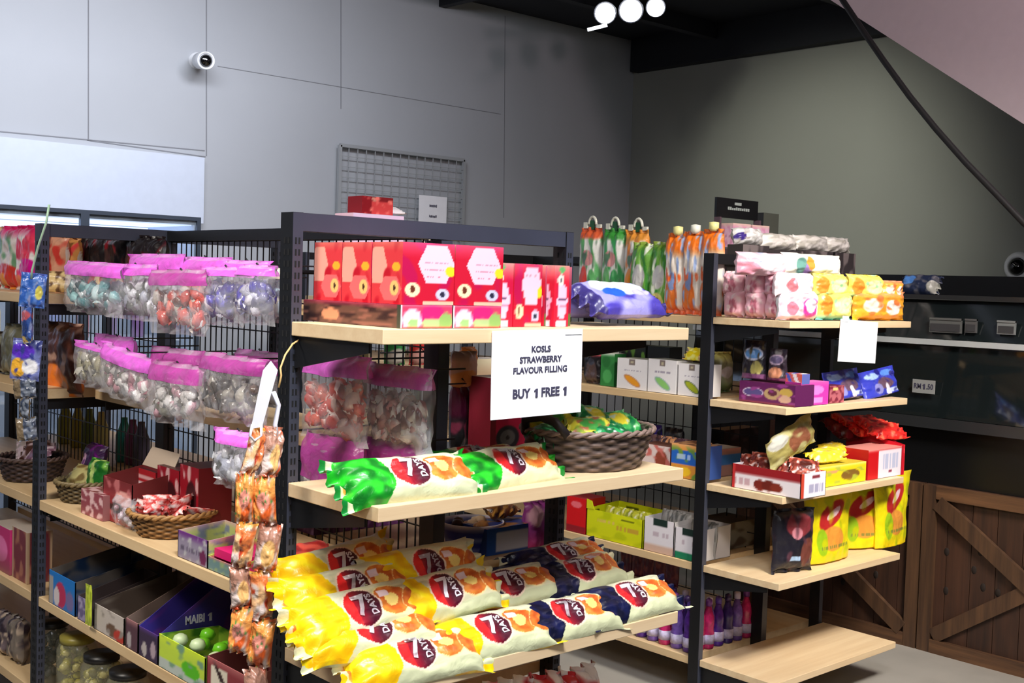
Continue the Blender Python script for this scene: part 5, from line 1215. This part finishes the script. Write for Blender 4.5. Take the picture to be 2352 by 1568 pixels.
# --- third end shelf
zt = U3+.001
egg = art((232, 224, 228), ('g', .62, .66, (150, 30, 36)), ('e', .42, .28, .10, .24, (120, 40, 30)), ('e', .55, .30, .11, .24, (104, 34, 26)), ('e', .66, .28, .09, .2, (126, 46, 34)), ('t', .05, .15, .3, .45, (190, 150, 160)), ('r', 0, 0, .05, 1, (190, 50, 50)))
o, w, h, yc = cartX(1680, 1838, 1085, HE0+.02, .02, zt, 'x', {'front': egg})
bpy.data.objects.remove(o)
cx = HE0+.02; yc, w = onshelfX(1680, 1838, cx, zt); h = topz(1760, 1076, cx)-zt
wy = .16
o = tray('chocolate_tray', 'white and brown open chocolate tray printed with round chocolates, at the third far shelf corner', 'display tray', w, wy, h*1.05, h, egg, (cx+wy/2, yc, zt), -pi/2, side=art((238, 234, 244), ('r', 0, 0, .12, 1, (200, 70, 50)), ('t', .3, .15, .9, .55, (150, 150, 180)), ('e', .6, .82, .2, .07, (130, 50, 60)), ('r', .3, .66, .8, .70, (170, 110, 120))), back=h)
chp = art((110, 40, 34), ('n', 5, .1, (170, 80, 60), 2), ('n', 6, .25, (226, 196, 190), 6), ('e', .5, .5, .25, .25, (70, 24, 20)))
for k in range(6):
    o = bag('chocolate_packet', 'brown chocolate packet in the white tray, %s from the post' % ['first', 'second', 'third', 'fourth', 'fifth', 'sixth'][k], 'packet', .11, .08, .035, 'roll', chp, (0, 0, 0), group='brown packets in the white tray', wr=1.5, zig=.004); orient(o, -1.2+.3*(k % 3), radians(50), .2*(k % 2)); o.location = (cx+wy/2+.01*(k % 3-1), yc+w/2-.04-(w-.06)*k/5.5, zt+h-.03+.012*(k % 2))
bagY(1782, 1888, 968, 1042, EYH+.06, zt+h+.03, 'olive and brown snack bag lying on the white chocolate tray', art((150, 140, 80), ('e', .6, .5, .25, .4, (130, 80, 56)), ('n', 4, .1, (190, 186, 130), 2), ('e', .2, .8, .2, .2, (190, 190, 180))), .05, 'pillow', 'snack_bag', 'snack bag', roll=-.35)
yel = art((238, 214, 30), ('e', .68, .45, .2, .28, (130, 96, 40)), ('e', .3, .72, .15, .08, (226, 160, 110)), ('g', .3, 0, (226, 220, 20)), ('n', 6, .2, (180, 190, 60), 2), ('g', .85, 1.0, (250, 240, 130)))
cartY(1874, 1988, 1068, EYH+.03, .13, zt, 'yellow carton printed with nuts, between the chocolate tray and the red cartons', {'front': yel, 'side': solid((226, 190, 40)), 'top': solid((210, 190, 60))}, name='nut_carton')
hY = OY(1930, 1068, EYH+.03).z-zt
for k in range(3):
    o = bag('snack_packet', '%s yellow packet lying on the yellow nut carton' % ['front', 'middle', 'rear'][k], 'packet', .17, .08, .03, 'roll', art((240, 216, 50), ('n', 5, .1, (206, 190, 90), k*2.), ('n', 6, .3, (250, 250, 200), 5)), (0, 0, 0), group='packets on the yellow carton', wr=1.5, zig=.004)
    p = OY(1915+14*k, 1062-8*k, EYH+.05+.03*k); orient(o, .1*(k-1), radians(72)); o.location = (p.x, EYH+.055+.035*k, zt+hY+.014+.006*k)
cartY(1992, 2072, 1030, EYH+.03, .13, zt, 'red carton with a tall white panel on the third far end shelf', {'front': art((204, 24, 30), ('r', .30, .0, .96, .93, (240, 230, 240)), ('t', .42, .3, .85, .8, (180, 190, 220)), ('e', .64, .2, .05, .06, (150, 60, 90)), ('g', .9, 1, (236, 160, 150))), 'side': solid((180, 20, 26)), 'top': solid((226, 150, 140))})
xr0 = OY(2074, 1100, EYH+.03).x; xr1 = OY(2128, 1100, EYH+.03).x; xr1 = min(xr1, HE1+.03)
hr = OY(2100, 1018, EYH+.03).z-zt
tray('red_tray', 'red open tray of red packets at the right end of the third far end shelf', 'display tray', xr1-xr0, .26, hr*1.45, hr, art((206, 24, 44), ('r', .7, .1, .9, .25, (236, 140, 150)), ('e', .4, .8, .2, .06, (236, 80, 90)), ('r', .0, 0, .02, 1, (240, 60, 60))), ((xr0+xr1)/2, EYH+.03+.13, zt), 0)
for k in range(6):
    o = bag('snack_packet', '%s red shiny packet heaped in the red tray' % ['nearest', 'second', 'third', 'fourth', 'fifth', 'farthest'][k], 'packet', .15, .11, .035, 'roll', art((226, 40, 34), ('n', 5, .1, (246, 110, 80), k*2.), ('n', 6, .25, (150, 10, 20), 5)), (0, 0, 0), group='packets in the red tray', wr=1.5, zig=.004)
    orient(o, .2*(k-2), radians(60), .15*(k % 2)); o.location = ((xr0+xr1)/2-.02*(k % 2), EYH+.07+.036*k, zt+hr+.02+.012*(k % 3))
o = bag('snack_packet', 'dark red packet lying behind the red cartons in shadow', 'packet', .24, .14, .06, 'roll', art((110, 16, 30), ('n', 4, .1, (70, 10, 20), 2), ('n', 6, .25, (150, 50, 60), 3)), (0, 0, 0)); orient(o, 0, radians(60)); p = OY(1985, 990, EYH+.2); o.location = (p.x, EYH+.22, zt+hr+.01)
# --- fourth end shelf: pouches
zt = U4+.001
yp = art((226, 214, 20), ('e', .5, .66, .34, .15, (180, 40, 40), .5), ('e', .55, .68, .17, .05, (236, 200, 210), .5), ('e', .5, .33, .28, .18, (226, 150, 60)), ('e', .25, .3, .12, .2, (150, 190, 30)), ('g', .14, .0, (240, 200, 20)), ('n', 5, .2, (190, 196, 20), 3), ('g', .88, 1.05, (206, 180, 40)), ('t', .2, .2, .9, .24, (120, 130, 60)))
bagY(1870, 1962, 1150, 1310, EYH+.07, zt, 'yellow stand-up pouch with red oval, left of three on the fourth far end shelf', yp, .07, 'stand', 'snack_pouch', 'pouch', 'yellow stand-up pouches', flare=.28, wr=.7)
bagY(1956, 2030, 1142, 1294, EYH+.12, zt, 'yellow stand-up pouch with brown oval, middle of three, turned aside', yp, .07, 'stand', 'snack_pouch', 'pouch', 'yellow stand-up pouches', flare=.28, wr=.7, yaw=-.35)
bagY(2026, 2096, 1118, 1282, EYH+.07, zt, 'yellow stand-up pouch with red oval, right of three at the shelf end', yp, .07, 'stand', 'snack_pouch', 'pouch', 'yellow stand-up pouches', flare=.35, wr=.7, yaw=.05)
bagY(1800, 1868, 1185, 1330, EYH+.05, zt, 'dark snack pouch with reddish pictures at the corner of the fourth far end shelf', art((30, 28, 38), ('e', .55, .75, .35, .2, (130, 50, 56)), ('e', .5, .62, .15, .1, (200, 130, 140)), ('e', .8, .3, .22, .25, (110, 60, 50)), ('r', .3, .2, .6, .25, (170, 200, 230)), ('n', 5, .2, (80, 50, 60), 3)), .06, 'tbag', 'snack_pouch', 'pouch', yaw=-.25)
# --- side shelves facing the aisle (X = HX0)
X0_ = HX0+.01
zt = U1+.001
def dpouch(c1, c2, top):
    return art((226, 226, 224), ('n', 5, .05, c1, 2), ('e', .35, .28, .22, .26, c2), ('e', .72, .25, .2, .26, c1), ('e', .5, .62, .3, .1, (214, 150, 150)), ('n', 7, .2, (90, 130, 100), 5), ('g', .84, .88, top), ('g', .08, 0, (236, 236, 200)))
WC = mat('white_cap', (226, 228, 214), .35); DC = mat('green_slot', (24, 90, 44), .4)
GDP = 'drink pouches with white caps'
for i, (a, b_, c1, c2, tp) in enumerate(((1322, 1372, (100, 180, 110), (220, 70, 60), (226, 100, 60)), (1374, 1424, (60, 160, 90), (110, 190, 110), (60, 150, 60)), (1426, 1478, (226, 140, 70), (240, 150, 50), (226, 150, 60)))):
    o = bagX(a, b_, 524, 712, X0_+.12, zt, 'clear drink pouch with white loop cap, %s, beyond the blue bread packs' % ['left of three', 'middle of three', 'right of three'][i], dpouch(c1, c2, tp), .06, 'tbag', 'drink_pouch', 'pouch', GDP)
    S = o_surf[o.name]; hh = S.h
    b = MB(); pts = [Vector((.022*cos(q), 0, hh+.012+.034*sin(q))) for q in [pi*k/10 for k in range(11)]]; b.tube(pts, .006, WC, 8); b.box((-.05, -.006, hh-.004), (-.028, .006, hh+.022), WC); b.box((.028, -.006, hh-.004), (.052, .006, hh+.012), WC); b.obj('loop_cap', o)
    MB().box((-.012, -.003, hh-.01), (.012, .003, hh+.03), DC).obj('slot', o)
for i, (a, b_, yt_) in enumerate(((1436, 1486, 552), (1482, 1532, 548))):
    bagX(a, b_, yt_, 712, X0_+.07, zt, 'green pouch with kiwi picture, %s, between the capped and orange pouches' % ['left', 'right'][i], art((110, 170, 70), ('n', 5, .0, (60, 140, 50), 2), ('e', .5, .5, .3, .18, (200, 200, 200)), ('e', .5, .16, .32, .13, (206, 196, 120)), ('e', .5, .16, .15, .06, (90, 80, 50)), ('g', .85, 1, (140, 160, 60)), ('n', 6, .25, (230, 240, 220), 4)), .06, 'tbag', 'drink_pouch', 'pouch', 'green pouches', roll=.06)
MBc = MB()
for i, (a, b_, yt_) in enumerate(((1520, 1566, 536), (1560, 1606, 530), (1600, 1650, 522))):
    o = bagX(a, b_, yt_, 722, X0_+.05, zt, 'orange topped clear pouch, %s of the three beside the far slotted post' % ['left', 'middle', 'right'][i], art((224, 214, 204), ('g', .68, .80, (240, 120, 30)), ('e', .45, .22, .35, .2, (226, 120, 50)), ('n', 6, .15, (150, 170, 214), 3), ('e', .5, .4, .2, .12, (130, 150, 200)), ('g', .12, 0, (236, 90, 40)), ('n', 7, .25, (226, 100, 40), 6)), .06, 'tbag', 'drink_pouch', 'pouch', 'orange topped pouches', flare=.03)
    S = o_surf[o.name]; MB().lathe([(.012, S.h-.01), (.02, S.h), (.02, S.h+.025), (.002, S.h+.028)], mat('pale_cap', (226, 222, 150), .4) if i != 1 else WC, (0, 0, 0), 14).obj('cap', o)
# second side shelf: white leaf cartons etc.
zt = U2+.001
def leaf(c, c2): return art((236, 232, 232), ('e', .52, .28, .34, .13, c2, -.55), ('e', .52, .28, .29, .10, c, -.55), ('t', .25, .60, .8, .64, (150, 140, 160)), ('r', .40, .80, .60, .97, (130, 116, 110)), ('r', .45, .84, .55, .93, (190, 180, 150)))
for i, (a, b_, yt_, c, c2, nm) in enumerate(((1416, 1484, 824, (240, 160, 40), (200, 140, 100), 'orange'), (1487, 1552, 826, (140, 200, 110), (150, 180, 170), 'pale green'), (1556, 1618, 836, (170, 180, 40), (90, 110, 70), 'olive'))):
    cartX(a, b_, yt_, X0_+.005, .10, zt, 'white carton with an %s leaf oval on the second far side shelf' % nm if nm[0] in 'ao' else 'white carton with a %s leaf oval on the second far side shelf' % nm, {'front': leaf(c, c2), 'side': solid((226, 222, 220)), 'top': solid((150, 150, 140))}, 'white leaf cartons', 'tea_carton', 'carton', res=.004)
zt2 = zt+.13
cartX(1424, 1480, 792, X0_+.12, .08, zt, 'black and green carton behind the orange leaf carton', {'front': art((26, 30, 28), ('n', 5, .15, (90, 130, 50), 3)), 'side': solid((20, 22, 20)), 'top': solid((40, 50, 44))})
cartX(1484, 1535, 796, X0_+.12, .08, zt, 'black carton with grey edge behind the pale green leaf carton', {'front': solid((20, 22, 24)), 'side': solid((20, 22, 20)), 'top': solid((90, 110, 100))})
o = bag('foil_packet', 'shiny yellow foil packet lying on the olive leaf carton', 'packet', .10, .06, .03, 'roll', art((240, 216, 20), ('n', 5, .0, (250, 244, 130), 2), ('r', .8, 0, 1, 1, (226, 180, 130))), (0, 0, 0), wr=2, zig=.004); orient(o, -pi/2, radians(40)); p = OX(1590, 825, X0_+.05); o.location = (X0_+.055, p.y, topz(1587, 836, X0_+.005)+.012)
cartX(1378, 1410, 812, X0_+.02, .07, zt, 'bright green round-dotted pack left of the white leaf cartons', {'front': art((50, 130, 60), ('e', .4, .75, .3, .2, (40, 110, 50)), ('e', .5, .3, .35, .22, (80, 170, 90)), ('g', .9, 1, (220, 230, 214))), 'side': solid((30, 90, 40)), 'top': solid((226, 230, 220))})
bagX(1336, 1378, 800, 885, X0_+.03, zt, 'red and white pack with black arch, beside the green dotted one', art((26, 22, 26), ('g', .72, .8, (214, 80, 90)), ('e', .5, .25, .34, .45, (90, 70, 66)), ('e', .5, .6, .2, .1, (60, 60, 70))), .05, 'tbag', 'arch_pack', 'pack')
o = bag('white_packet', 'white crumpled packet rising behind the green dotted pack', 'packet', .09, .11, .05, 'tbag', solid((214, 216, 206)), (0, 0, 0)); orient(o, -pi/2); p = OX(1398, 800, X0_+.12); o.location = (X0_+.14, p.y, zt+.06)
# third side shelf
zt = U3+.001
cartX(1540, 1612, 1022, X0_+.005, .12, zt, 'blue and orange biscuit carton at the far slotted post, third side shelf', {'front': art((226, 150, 60), ('r', 0, .42, 1, .82, (40, 100, 190)), ('n', 5, .1, (110, 150, 60), 2), ('e', .45, .2, .2, .14, (250, 200, 40)), ('e', .28, .14, .12, .1, (80, 50, 110)), ('t', .15, .56, .6, .72, (190, 210, 240)), ('g', .84, 1, (236, 170, 110))), 'side': solid((60, 90, 160)), 'top': art((226, 170, 120), ('n', 5, 0, (140, 90, 60), 2))}, name='biscuit_carton')
cartX(1470, 1538, 1022, X0_+.02, .10, zt, 'pale carton with brown biscuit pictures left of the blue and orange one', {'front': art((226, 206, 200), ('e', .7, .5, .22, .35, (150, 70, 50)), ('n', 5, .1, (206, 110, 100), 2)), 'side': solid((150, 90, 80)), 'top': solid((110, 70, 60))}, name='biscuit_carton')
for k, px in enumerate((1478, 1502, 1528, 1556, 1585, 1606)):
    p = OX(px, 1012, X0_+.14); o = bag('dark_packet', 'dark reddish packet behind the biscuit cartons, %s from the left' % ['first', 'second', 'third', 'fourth', 'fifth', 'sixth'][k], 'packet', .09, .13, .03, 'tbag', art([(90, 60, 70), (110, 80, 80), (226, 160, 110)][k % 3], ('n', 5, .1, (60, 40, 46), k*2.)), (0, 0, 0), group='packets behind the biscuit cartons'); orient(o, -pi/2, .1); o.location = (X0_+.15, p.y, zt)
cartY(1655, 1700, 1030, HY+.06, .12, zt, 'blue carton seen just right of the far slotted post, third shelf', {'front': art((150, 110, 100), ('r', 0, .4, 1, .8, (40, 100, 160)), ('g', .82, 1, (190, 130, 120))), 'side': solid((60, 90, 150))})
cartY(1660, 1740, 985, HY+.25, .08, zt, 'dim dark carton deep in the third far shelf', {'front': art((40, 36, 42), ('n', 4, .1, (80, 70, 76), 2)), 'side': solid((30, 28, 30))})
# dark packets and violet things glimpsed on the third shelf beyond
for k, (px, c) in enumerate(((1500, (60, 40, 150)), (1550, (50, 50, 54)), (1395, (40, 110, 50)), (1440, (90, 110, 50)))):
    L, rz, w, h = faceX(px-22, px+22, 945-6*(k > 1), 1010, HM-.10); o = bag('dark_packet', ['violet', 'charcoal', 'green', 'olive'][k]+' packet standing against the far wire panel', 'packet', w, h*1.2, .04, 'tbag', art(c, ('n', 5, .1, (30, 30, 40), k*2.)), (0, 0, 0), group='packets against the far wire panel'); orient(o, rz); o.location = (HM-.10, L.y, zt)
# fourth side shelf
zt = U4+.001
cartX(1300, 1344, 1142, X0_+.005, .12, zt, 'bright red carton at the left of the fourth far side shelf', {'front': art((214, 20, 26), ('e', .5, .8, .3, .1, (240, 110, 120)), ('r', 0, 0, 1, .18, (150, 30, 40))), 'side': solid((160, 16, 20)), 'top': solid((150, 40, 50))})
limo = art((214, 220, 20), ('t', .15, .6, .5, .7, (226, 190, 110)), ('n', 4, .15, (190, 200, 10), 2), ('t', .55, .45, .95, .62, (200, 150, 60)), ('r', .62, .80, .86, .87, (90, 96, 10)))
yc, w = onshelfX(1346, 1474, X0_+.005, zt); h = topz(1410, 1180, X0_+.005)-zt
t = tray('lime_tray', 'lime yellow open tray with cut-out front on the fourth far side shelf', 'display tray', w, .20, h*1.1, h, limo, (X0_+.105, yc, zt), -pi/2)
flap(t, ((-w/2, -.1005, h), (-w/2+.045, -.1005, h), (-w/2+.03, -.1005, h+.035), (-w/2, -.1005, h+.04)), mat('lime_card', (208, 214, 20), .5))
for k in range(5):
    o = bag('lime_packet', '%s yellow packet standing in the lime tray' % ['first', 'second', 'third', 'fourth', 'fifth'][k], 'packet', .085, .12, .03, 'tbag', art((206, 206, 60), ('n', 5, .1, (150, 160, 30), k*2.), ('n', 5, .3, (240, 236, 200), 3)), (0, 0, 0), group='packets in the lime tray'); orient(o, -pi/2+.1*(k % 2), .15); o.location = (X0_+.09+.02*(k % 2), yc+w/2-.06-(w-.11)*k/4, zt+.003)
for i, (a, b_, yt_, c) in enumerate(((1478, 1546, 1192, (214, 180, 160)), (1549, 1604, 1214, (30, 130, 90)))):
    yc, w = onshelfX(a, b_, X0_+.005, zt); h = topz((a+b_)/2, yt_, X0_+.005)-zt
    tray('tea_tray', ['white open tray with peach foot and dark label, right of the lime tray', 'white open tray with green foot and dark label, beside the far slotted post'][i], 'display tray', w, .2, h*1.05, h, art((232, 226, 230), ('r', .30, .78, .78, 1, (30, 50, 44)), ('t', .3, .5, .8, .6, (190, 170, 180)), ('g', .25, .2, c)), (X0_+.105, yc, zt), -pi/2, side=solid((206, 200, 196)), group=None)
    for k in range(3):
        o = bag('tea_packet', '%s grey packet in the white tray with the %s foot' % (['left', 'middle', 'right'][k], ['peach', 'green'][i]), 'packet', .06, h*1.15, .03, 'tbag', art((150, 146, 140), ('n', 5, .1, (90, 90, 86), k*2.)), (0, 0, 0), group='packets in the white trays'); orient(o, -pi/2, .1); o.location = (X0_+.10, yc+w*(.3-.3*k), zt+.003)
cartY(1640, 1736, 1200, HY+.10, .16, zt, 'dim grey carton behind the far slotted post on the fourth shelf', {'front': art((130, 124, 110), ('n', 4, .05, (90, 76, 60), 2), ('r', 0, 0, .1, 1, (160, 156, 150))), 'side': solid((90, 84, 76)), 'top': solid((60, 56, 52))})
# fifth shelf: purple bottles
zt = U5+.001
BB = {}
def bottle(c, c2, r=.026, h=.20):
    key = (c, c2)
    if key not in BB:
        b = MB(); b.lathe([(r*.9, 0), (r, .008), (r, h*.3), (r*.86, h*.38), (r*.95, h*.5), (r*.9, h*.62), (r*.5, h*.78), (r*.42, h*.84)], mat('bottle_body_%d_%d' % (c[0], c[1]), c, .2, var=.35, vscale=50), (0, 0, 0), 16)
        o = b.obj('juice_bottle'); MB().lathe([(r*.5, h*.845), (r*.5, h*.97), (.002, h)], mat('cap_%d_%d' % (c2[0], c2[1]), c2, .3), (0, 0, 0), 14).obj('cap', o)
        MB().lathe([(r*1.015, h*.10), (r*1.015, h*.29)], mat('bottle_label', (200, 190, 220), .5, var=.3, vscale=60), (0, 0, 0), 16).obj('bottle_label', o); BB[key] = o; return o
    return copy_tree(BB[key])
PC = [((80, 40, 130), (90, 60, 160)), ((190, 40, 100), (120, 60, 140)), ((110, 80, 160), (200, 190, 220)), ((56, 36, 100), (60, 40, 90))]
n = 0
ords = ['first', 'second', 'third', 'fourth', 'fifth', 'sixth', 'seventh', 'eighth', 'ninth', 'tenth', 'eleventh', 'twelfth']
for row in range(3):
    for j in range(9):
        c = PC[(j*2+row) % 4] if not (row == 0 and j == 2) else PC[1]
        o = bottle(*c); y = HY+.09+.062*j; x = X0_+.045+.06*row
        o.location = (x, y, zt); tag(o, 'purple juice bottle on the lowest far shelf, %s row, %s from the post' % (['front', 'middle', 'rear'][row], ords[j]), 'bottle', 'purple juice bottles on the lowest far shelf')
for j in range(5):
    o = bottle(*PC[(j*3+1) % 4]); o.location = (HX0+.09+.062*(j+1), HY+.075, zt); tag(o, 'purple juice bottle behind the end frame on the lowest shelf, %s from the post' % ords[j], 'bottle', 'purple juice bottles behind the end frame')
for j in range(5):
    L = OX(1440+26*j, 1310, X0_+.14); o = bag('dark_packet', 'dark red packet hanging under the fourth far side shelf, %s from left' % ords[j], 'packet', .07, .12, .03, 'tbag', art((80, 20, 34), ('n', 5, .1, (120, 50, 40), j*2.)), (0, 0, 0), group='dark red packets under the fourth shelf'); orient(o, -pi/2); o.location = (L.x, L.y, U4-.026-.135)
# --- top shelf, far side of the unit: black header display and white packs
Yd = 3.25; sh = U1+.001
l, r_, w, h = faceY(1643, 1738, 520, 590, Yd); zc = l.z
zt_ = OY(1690, 457, Yd).z; zm_ = OY(1690, 502, Yd).z
t = empty('counter_display', (l.x, Yd, sh)); tag(t, 'small display stand with black header and pink cartons, on the far unit', 'display stand')
b = MB(); b.box((-w/2, .0, zm_-sh), (w/2, .012, zt_-sh), mat('header_black', (14, 16, 18), .4)); b.box((-w/2, -.02, 0), (-w/2+.012, .012, zm_-sh), mat('display_side', (90, 70, 80), .5)); b.box((w/2-.012, -.02, 0), (w/2, .012, zm_-sh), mat('display_side', (90, 70, 80), .5)); b.box((-w/2+.013, -.1, 0), (w/2-.013, .01, max(.02, OY(1690, 572, Yd-.045).z-sh)), mat('display_side', (90, 70, 80), .5)); b.obj('stand_frame', t)
b = MB(); hz_ = (zt_-zm_); rr = random.Random(2)
for i in range(11): x = -w*.24+i*w*.048; b.box((x, -.002, zm_-sh+hz_*.42), (x+w*.036, -.0005, zm_-sh+hz_*(.55+rr.uniform(-.02, .03))), mat('header_ink', (160, 170, 166), .5))
b.box((-w*.08, -.002, zm_-sh+hz_*.68), (w*.08, -.0005, zm_-sh+hz_*.82), mat('header_ink', (160, 170, 166), .5)); b.obj('header_print', t)
for i in range(2):
    o = link('pink_carton', carton_mesh('pink_carton', w*.42, .07, (OY(1690, 515, Yd-.045).z-OY(1690, 570, Yd-.045).z), {'front': art((236, 190, 214), ('n', 5, .1, (226, 150, 190), 2), ('g', .8, 1, (240, 206, 190)), ('t', .2, .4, .8, .5, (190, 130, 160)))}), None, (l.x+w*(-.23+.46*i), Yd-.045, max(sh+.022, OY(1690, 570, Yd-.045).z+.002))); tag(o, 'pink carton in the black headed display stand, %s of two' % ['left', 'right'][i], 'carton', 'pink cartons in the display stand')
l, r_, w, h = faceY(1741, 1776, 490, 575, 3.5); o = carton('shadow_box', 'plain grey green box standing in for a shadow right of the black headed display', 'carton', w, .06, l.z+h-sh, {'front': solid((96, 100, 90)), 'side': solid((40, 40, 38)), 'top': solid((110, 112, 104))}, (l.x, 3.5, sh))  # solid grey box put where a shadow falls
wh = art((232, 232, 232), ('n', 5, .05, (200, 200, 196), 2), ('e', .12, .4, .14, .25, (60, 40, 130)), ('n', 7, .3, (180, 170, 160), 4))
for i, (a, b_, yt_, yb_) in enumerate(((1688, 1752, 528, 562), (1748, 1830, 544, 574), (1826, 1902, 548, 576), (1896, 1950, 556, 580))):
    L, rz, w, h = faceY(a, b_, yt_, yb_, 3.0); o = bag('white_pack', 'white wrapped pack in the row behind the pink soft packs, %s from left' % ords[i], 'soft pack', w, .07, .08, 'pillow', wh if i == 0 else art((228, 224, 218), ('n', 5, .05, (190, 186, 176), i*2.)), (0, 0, 0), group='white packs on the far side of the top shelf'); orient(o, 0, .3); o.location = (L.x, 3.0, L.z)
    for q in (0, 1):
        if L.z-sh-.075*q > .08: pass
    bb = carton('white_carton', 'white carton under the %s white wrapped pack' % ords[i], 'carton', w*.95, .08, max(.03, L.z-sh-.002), {'front': art((60, 54, 56), ('n', 4, .1, (120, 110, 110), i+.5)), 'side': solid((60, 56, 56)), 'top': solid((90, 86, 84))}, (L.x, 3.0, sh), group='cartons under the white packs')
# blue packet on the deli counter top
zc_ = z3+.023
L = OX(2108, 668, CX+.25); o = bag('blue_packet', 'blue and grey packet lying on top of the dark deli counter', 'packet', .20, .10, .08, 'roll', art((40, 50, 80), ('e', .25, .6, .2, .3, (90, 150, 230)), ('n', 5, .1, (100, 100, 110), 3), ('e', .9, .3, .15, .3, (190, 190, 180))), (0, 0, 0)); orient(o, -pi/2, .5); o.location = (CX+.25, L.y, zc_)
# ================================================================== LIGHT
def area(name, loc, target, sx, sy, power, c=(255, 255, 255)):
    d = bpy.data.lights.new(name, 'AREA'); d.shape = 'RECTANGLE'; d.size = sx; d.size_y = sy; d.energy = power; d.color = lin(c)
    o = link(name, d, None, loc); o.rotation_euler = (Vector(target)-Vector(loc)).to_track_quat('-Z', 'Y').to_euler(); return o
def spot(name, loc, target, power, ang, blend=.6, r=.05, c=(255, 255, 255)):
    d = bpy.data.lights.new(name, 'SPOT'); d.energy = power; d.spot_size = radians(ang); d.spot_blend = blend; d.shadow_soft_size = r; d.color = lin(c)
    o = link(name, d, None, loc); o.rotation_euler = (Vector(target)-Vector(loc)).to_track_quat('-Z', 'Y').to_euler(); return o
def areaS(*a, spread=110, **k): o = area(*a, **k); o.data.spread = radians(spread); return o
areaS('unseen_room_light', (1.0, .55, 3.4), (1.7, 1.9, 1.1), 1.0, .5, 27, (250, 250, 255), spread=75)
area('unseen_room_light', (-.3, -1.2, 2.9), (1.9, 2.0, 1.1), 1.2, .8, 27, (250, 250, 255))  # unseen fill from the camera side, added to brighten the near unit
areaS('unseen_room_light', (2.9, .3, 3.4), (3.9, 2.5, 1.0), .8, .5, 30, (255, 248, 238), spread=75)
areaS('unseen_room_light', (-.6, 2.4, 3.4), (1.5, 3.0, 1.1), .6, .6, 17, (255, 246, 236), spread=80)
areaS('wall_fill', (2.2, 3.9, 3.4), (2.2, 6.5, 2.5), 2.6, .4, 70, (240, 243, 255), spread=130)  # unseen wash added to brighten the back wall
spot('unseen_spot', (4.0, 4.3, 3.5), OX(1860, 500, XR), 330, 52, 1, .15, (250, 250, 236))
spot('unseen_spot', (1.9, 1.2, 3.4), (1.85, 1.95, 1.3), 28, 40, .5, .04, (250, 250, 255))  # unseen spot added to brighten the near end shelves
spot('unseen_spot', (3.4, 1.0, 3.4), (4.1, 2.5, 1.45), 75, 34, .6, .04, (255, 250, 240))
spot('unseen_spot', (.3, 1.6, 3.4), (1.35, 1.95, .8), 36, 34, .5, .03, (255, 250, 236))  # unseen spot added for the left ends of the yellow pile
spot('unseen_spot', (3.4, .2, 3.4), (5.0, 1.9, .0), 120, 40, .9, .1, (255, 250, 240))  # unseen spot added to lighten the floor by the counter
area('stair_fill', (3.7, .3, 3.3), (5.3, 2.1, 2.8), .3, .3, 26, (255, 225, 232))  # unseen fill added to brighten the stair side
w = bpy.data.worlds.new('world'); SC.world = w; w.use_nodes = True
w.node_tree.nodes['Background'].inputs[0].default_value = (.55, .6, .7, 1); w.node_tree.nodes['Background'].inputs[1].default_value = .38
SC.view_settings.view_transform = 'Standard'; SC.view_settings.look = 'None'
SC.view_settings.exposure = 0; SC.view_settings.gamma = 1
SC.cycles.max_bounces = 8; SC.cycles.transparent_max_bounces = 24
